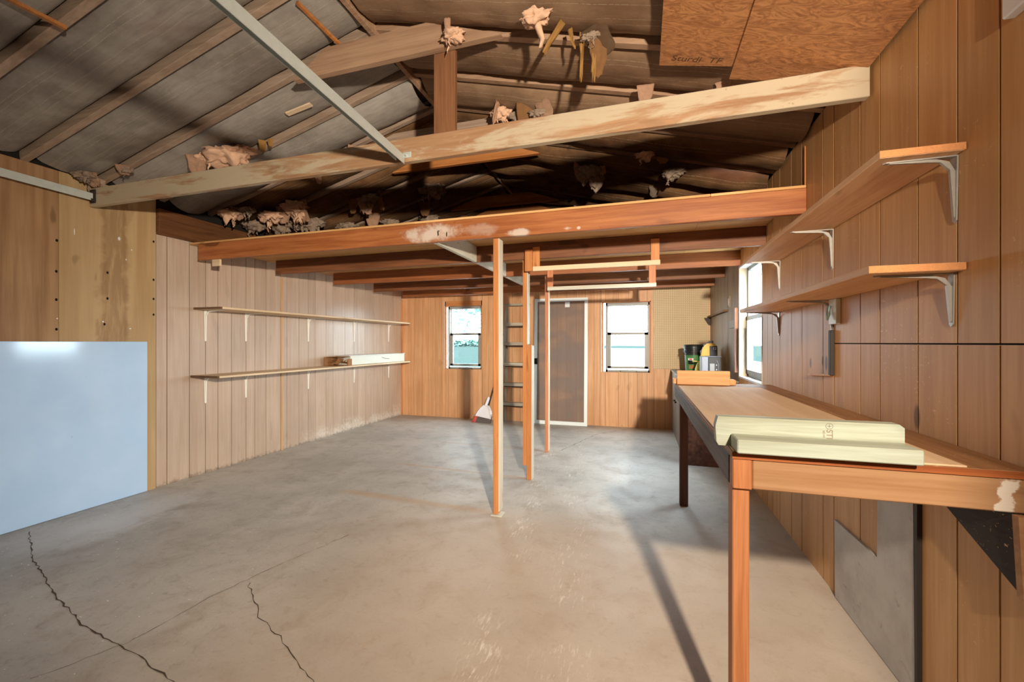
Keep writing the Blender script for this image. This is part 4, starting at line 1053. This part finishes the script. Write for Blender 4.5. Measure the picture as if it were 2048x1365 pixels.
text('lettering', '12', .042, m_white, lb, frame((.832, 5.5768, cz+.325), (1, 0, 0), (0, 0, 1)))
box(.742, .776, 5.577, 5.5794, cz+.12, cz+.22, bev=0).build('picture', m_card, lb)
r = empty('spray_bottle', (.655, 5.55, cz), 'small yellow green bottle in front of the bucket', 'bottle')
MB().lathe((.655, 5.55, cz+.0005), [(0, 0), (.040, 0), (.046, .02), (.042, .08), (.026, .13), (.016, .15)], 20).build('body', m_yelgreen, r, smooth=True)
m = MB().tube([(.655, 5.55, cz+.15), (.655, 5.55, cz+.172)], .017, 12); m.bar((.67, 5.55, cz+.17), (.585, 5.545, cz+.173), .016, .012); m.build('cap', m_yelgreen, r)
r = empty('metal_bin', (.72, 5.15, cz), 'square silver and black bin in front of the jug', 'bin')
box(.632, .698, 5.10, 5.29, cz+.0005, cz+.243, bev=.004).build('side_panel', m_silver, r)
box(.699, .825, 5.105, 5.285, cz+.0005, cz+.236, bev=.004).build('body', m_dkbox, r)
box(.692, .832, 5.10, 5.29, cz+.237, cz+.246, bev=.003).build('rim', m_silver, r)
box(.715, .762, 5.102, 5.104, cz+.05, cz+.165, bev=.0005).build('label', m_sign, r)
MB().tube([(.800, 5.103, cz+.02), (.800, 5.103, cz+.16), (.785, 5.103, cz+.20)], .004, 8).build('handle', m_silver, r)
for z in (.10, .15): MB().tube([(.782, 5.105, cz+z), (.782, 5.10, cz+z)], .005, 8).build('knob', m_white, r)

# ------------------------------------------------------------------ outside
m = MB().box(-90, 90, YB+.12, 240, -.35, -.25); tag(m.build('lawn', m_grass), 'pale sunlit grass seen through the back windows', 'grass', None, 'stuff')
m = MB().box(XR+.13, 40, -40, YB+.12, -.35, -.25).box(-40, XL-.11, -40, YB+.12, -.35, -.25); tag(m.build('yard_ground', m_gravel), kind='structure')
m = MB().box(XL-.11, XR+.13, -40, YF-.1, -.13, -.02); tag(m.build('driveway', m_drive), kind='structure')
m = MB().box(-9, 9, YB+.4, 120, -.249, -.235); tag(m.build('gravel_path', m_gravel), kind='structure')
def tree(x, y, h, rad, seed, lab):
    r = empty('tree', (x, y, -.25), lab, 'tree')
    MB().tube([(x, y, -.25), (x+.1, y, h*.3), (x, y, h*.55)], [.16, .12, .08], 8).build('trunk', m_bark, r)
    m = MB(); rnd = random.Random(seed)
    for i in range(1500):
        d = Vector((rnd.gauss(0, 1), rnd.gauss(0, 1), rnd.gauss(0, 1))).normalized()*rad*rnd.uniform(.25, 1.)
        p = Vector((x, y, h*.68))+Vector((d.x, d.y, d.z*.75)); s = rnd.uniform(.05, .10)
        q = Matrix.Rotation(rnd.uniform(0, 6.3), 3, 'Z') @ Matrix.Rotation(rnd.uniform(-.9, .9), 3, 'X')
        vs = [m.bm.verts.new(p+q @ Vector(c)*s) for c in ((-1, -.6, 0), (1, -.6, .1), (1.1, .6, -.1), (-.9, .6, .1))]
        m.bm.faces.new(vs)
    m.build('crown', m_leafy, r)
r = empty('hedge', (-70, 150, -.25), 'low dark hedge line across the far side of the lawn', 'hedge')
m = MB(); rnd = random.Random(9)
for i in range(1500):
    p = Vector((rnd.uniform(-110, -30), 150+rnd.uniform(-1.5, 1.5), rnd.uniform(.2, 1.9+.5*math.sin(i*1.7)))); q = Matrix.Rotation(rnd.uniform(0, 6.3), 3, 'Z') @ Matrix.Rotation(rnd.uniform(-1.3, 1.3), 3, 'X')
    m.bm.faces.new([m.bm.verts.new(p+q @ Vector(c)*.9) for c in ((-1, -.6, 0), (1, -.6, .1), (1.1, .6, -.1), (-.9, .6, .1))])
for v in m.bm.verts: v.co.z = max(v.co.z, -.245)
m.build('foliage', m_leafy, r)
tree(-5.6, 15., 4.4, 2.0, 1, 'pale leafy tree beyond the left back window')

# ------------------------------------------------------------------ light
w = bpy.data.worlds.new('sky'); S.world = w; w.use_nodes = True
bg = w.node_tree.nodes['Background']; bg.inputs[0].default_value = (.74, .89, 1., 1); bg.inputs[1].default_value = 30.
def portal(name, loc, rot, sx, sy):
    l = bpy.data.lights.new(name, 'AREA'); l.shape = 'RECTANGLE'; l.size = sx; l.size_y = sy; l.cycles.is_portal = True
    o = bpy.data.objects.new(name, l); C.objects.link(o); o.location = loc; o.rotation_euler = rot
portal('portal_back_left', ((W1[0]+W1[1])/2, YB+.13, (W1[2]+W1[3])/2), (R(-90), 0, 0), W1[1]-W1[0], W1[3]-W1[2])
portal('portal_back_right', ((W2[0]+W2[1])/2, YB+.13, (W2[2]+W2[3])/2), (R(-90), 0, 0), W2[1]-W2[0], W2[3]-W2[2])
portal('portal_side', (XR+.13, (W3[0]+W3[1])/2, (W3[2]+W3[3])/2), (0, R(90), 0), W3[3]-W3[2], W3[1]-W3[0])
# warm work lamp beside the camera
LP = Vector((.60, -.25, 1.83))
l = bpy.data.lights.new('work_lamp', 'SPOT'); l.energy = 2500; l.color = (1., .86, .69); l.shadow_soft_size = .045
l.spot_size = R(148); l.spot_blend = 1.
l.use_nodes = True; nt = l.node_tree; em = nt.nodes['Emission']; lf = nt.nodes.new('ShaderNodeLightFalloff'); lf.inputs['Strength'].default_value = 1.; lf.inputs['Smooth'].default_value = 30.
nt.links.new(lf.outputs['Quadratic'], em.inputs['Strength'])
o = bpy.data.objects.new('work_lamp', l); C.objects.link(o); o.location = LP
o.rotation_euler = Vector((-math.sin(R(12)), math.cos(R(12)), -.12)).to_track_quat('-Z', 'Y').to_euler()

# ------------------------------------------------------------------ camera
cam = bpy.data.cameras.new('camera'); co = bpy.data.objects.new('camera', cam); C.objects.link(co)
cam.sensor_width = 36; cam.lens = 848/2048*36; cam.shift_y = 3.5/2048; cam.clip_start = .02
co.location = (0, 0, 1.30); co.rotation_euler = (R(90), 0, math.atan(260/848))
S.camera = co
S.view_settings.view_transform = 'Standard'; S.view_settings.look = 'None'; S.view_settings.gamma = 1
S.view_settings.use_curve_mapping = False; S.view_settings.exposure = .05
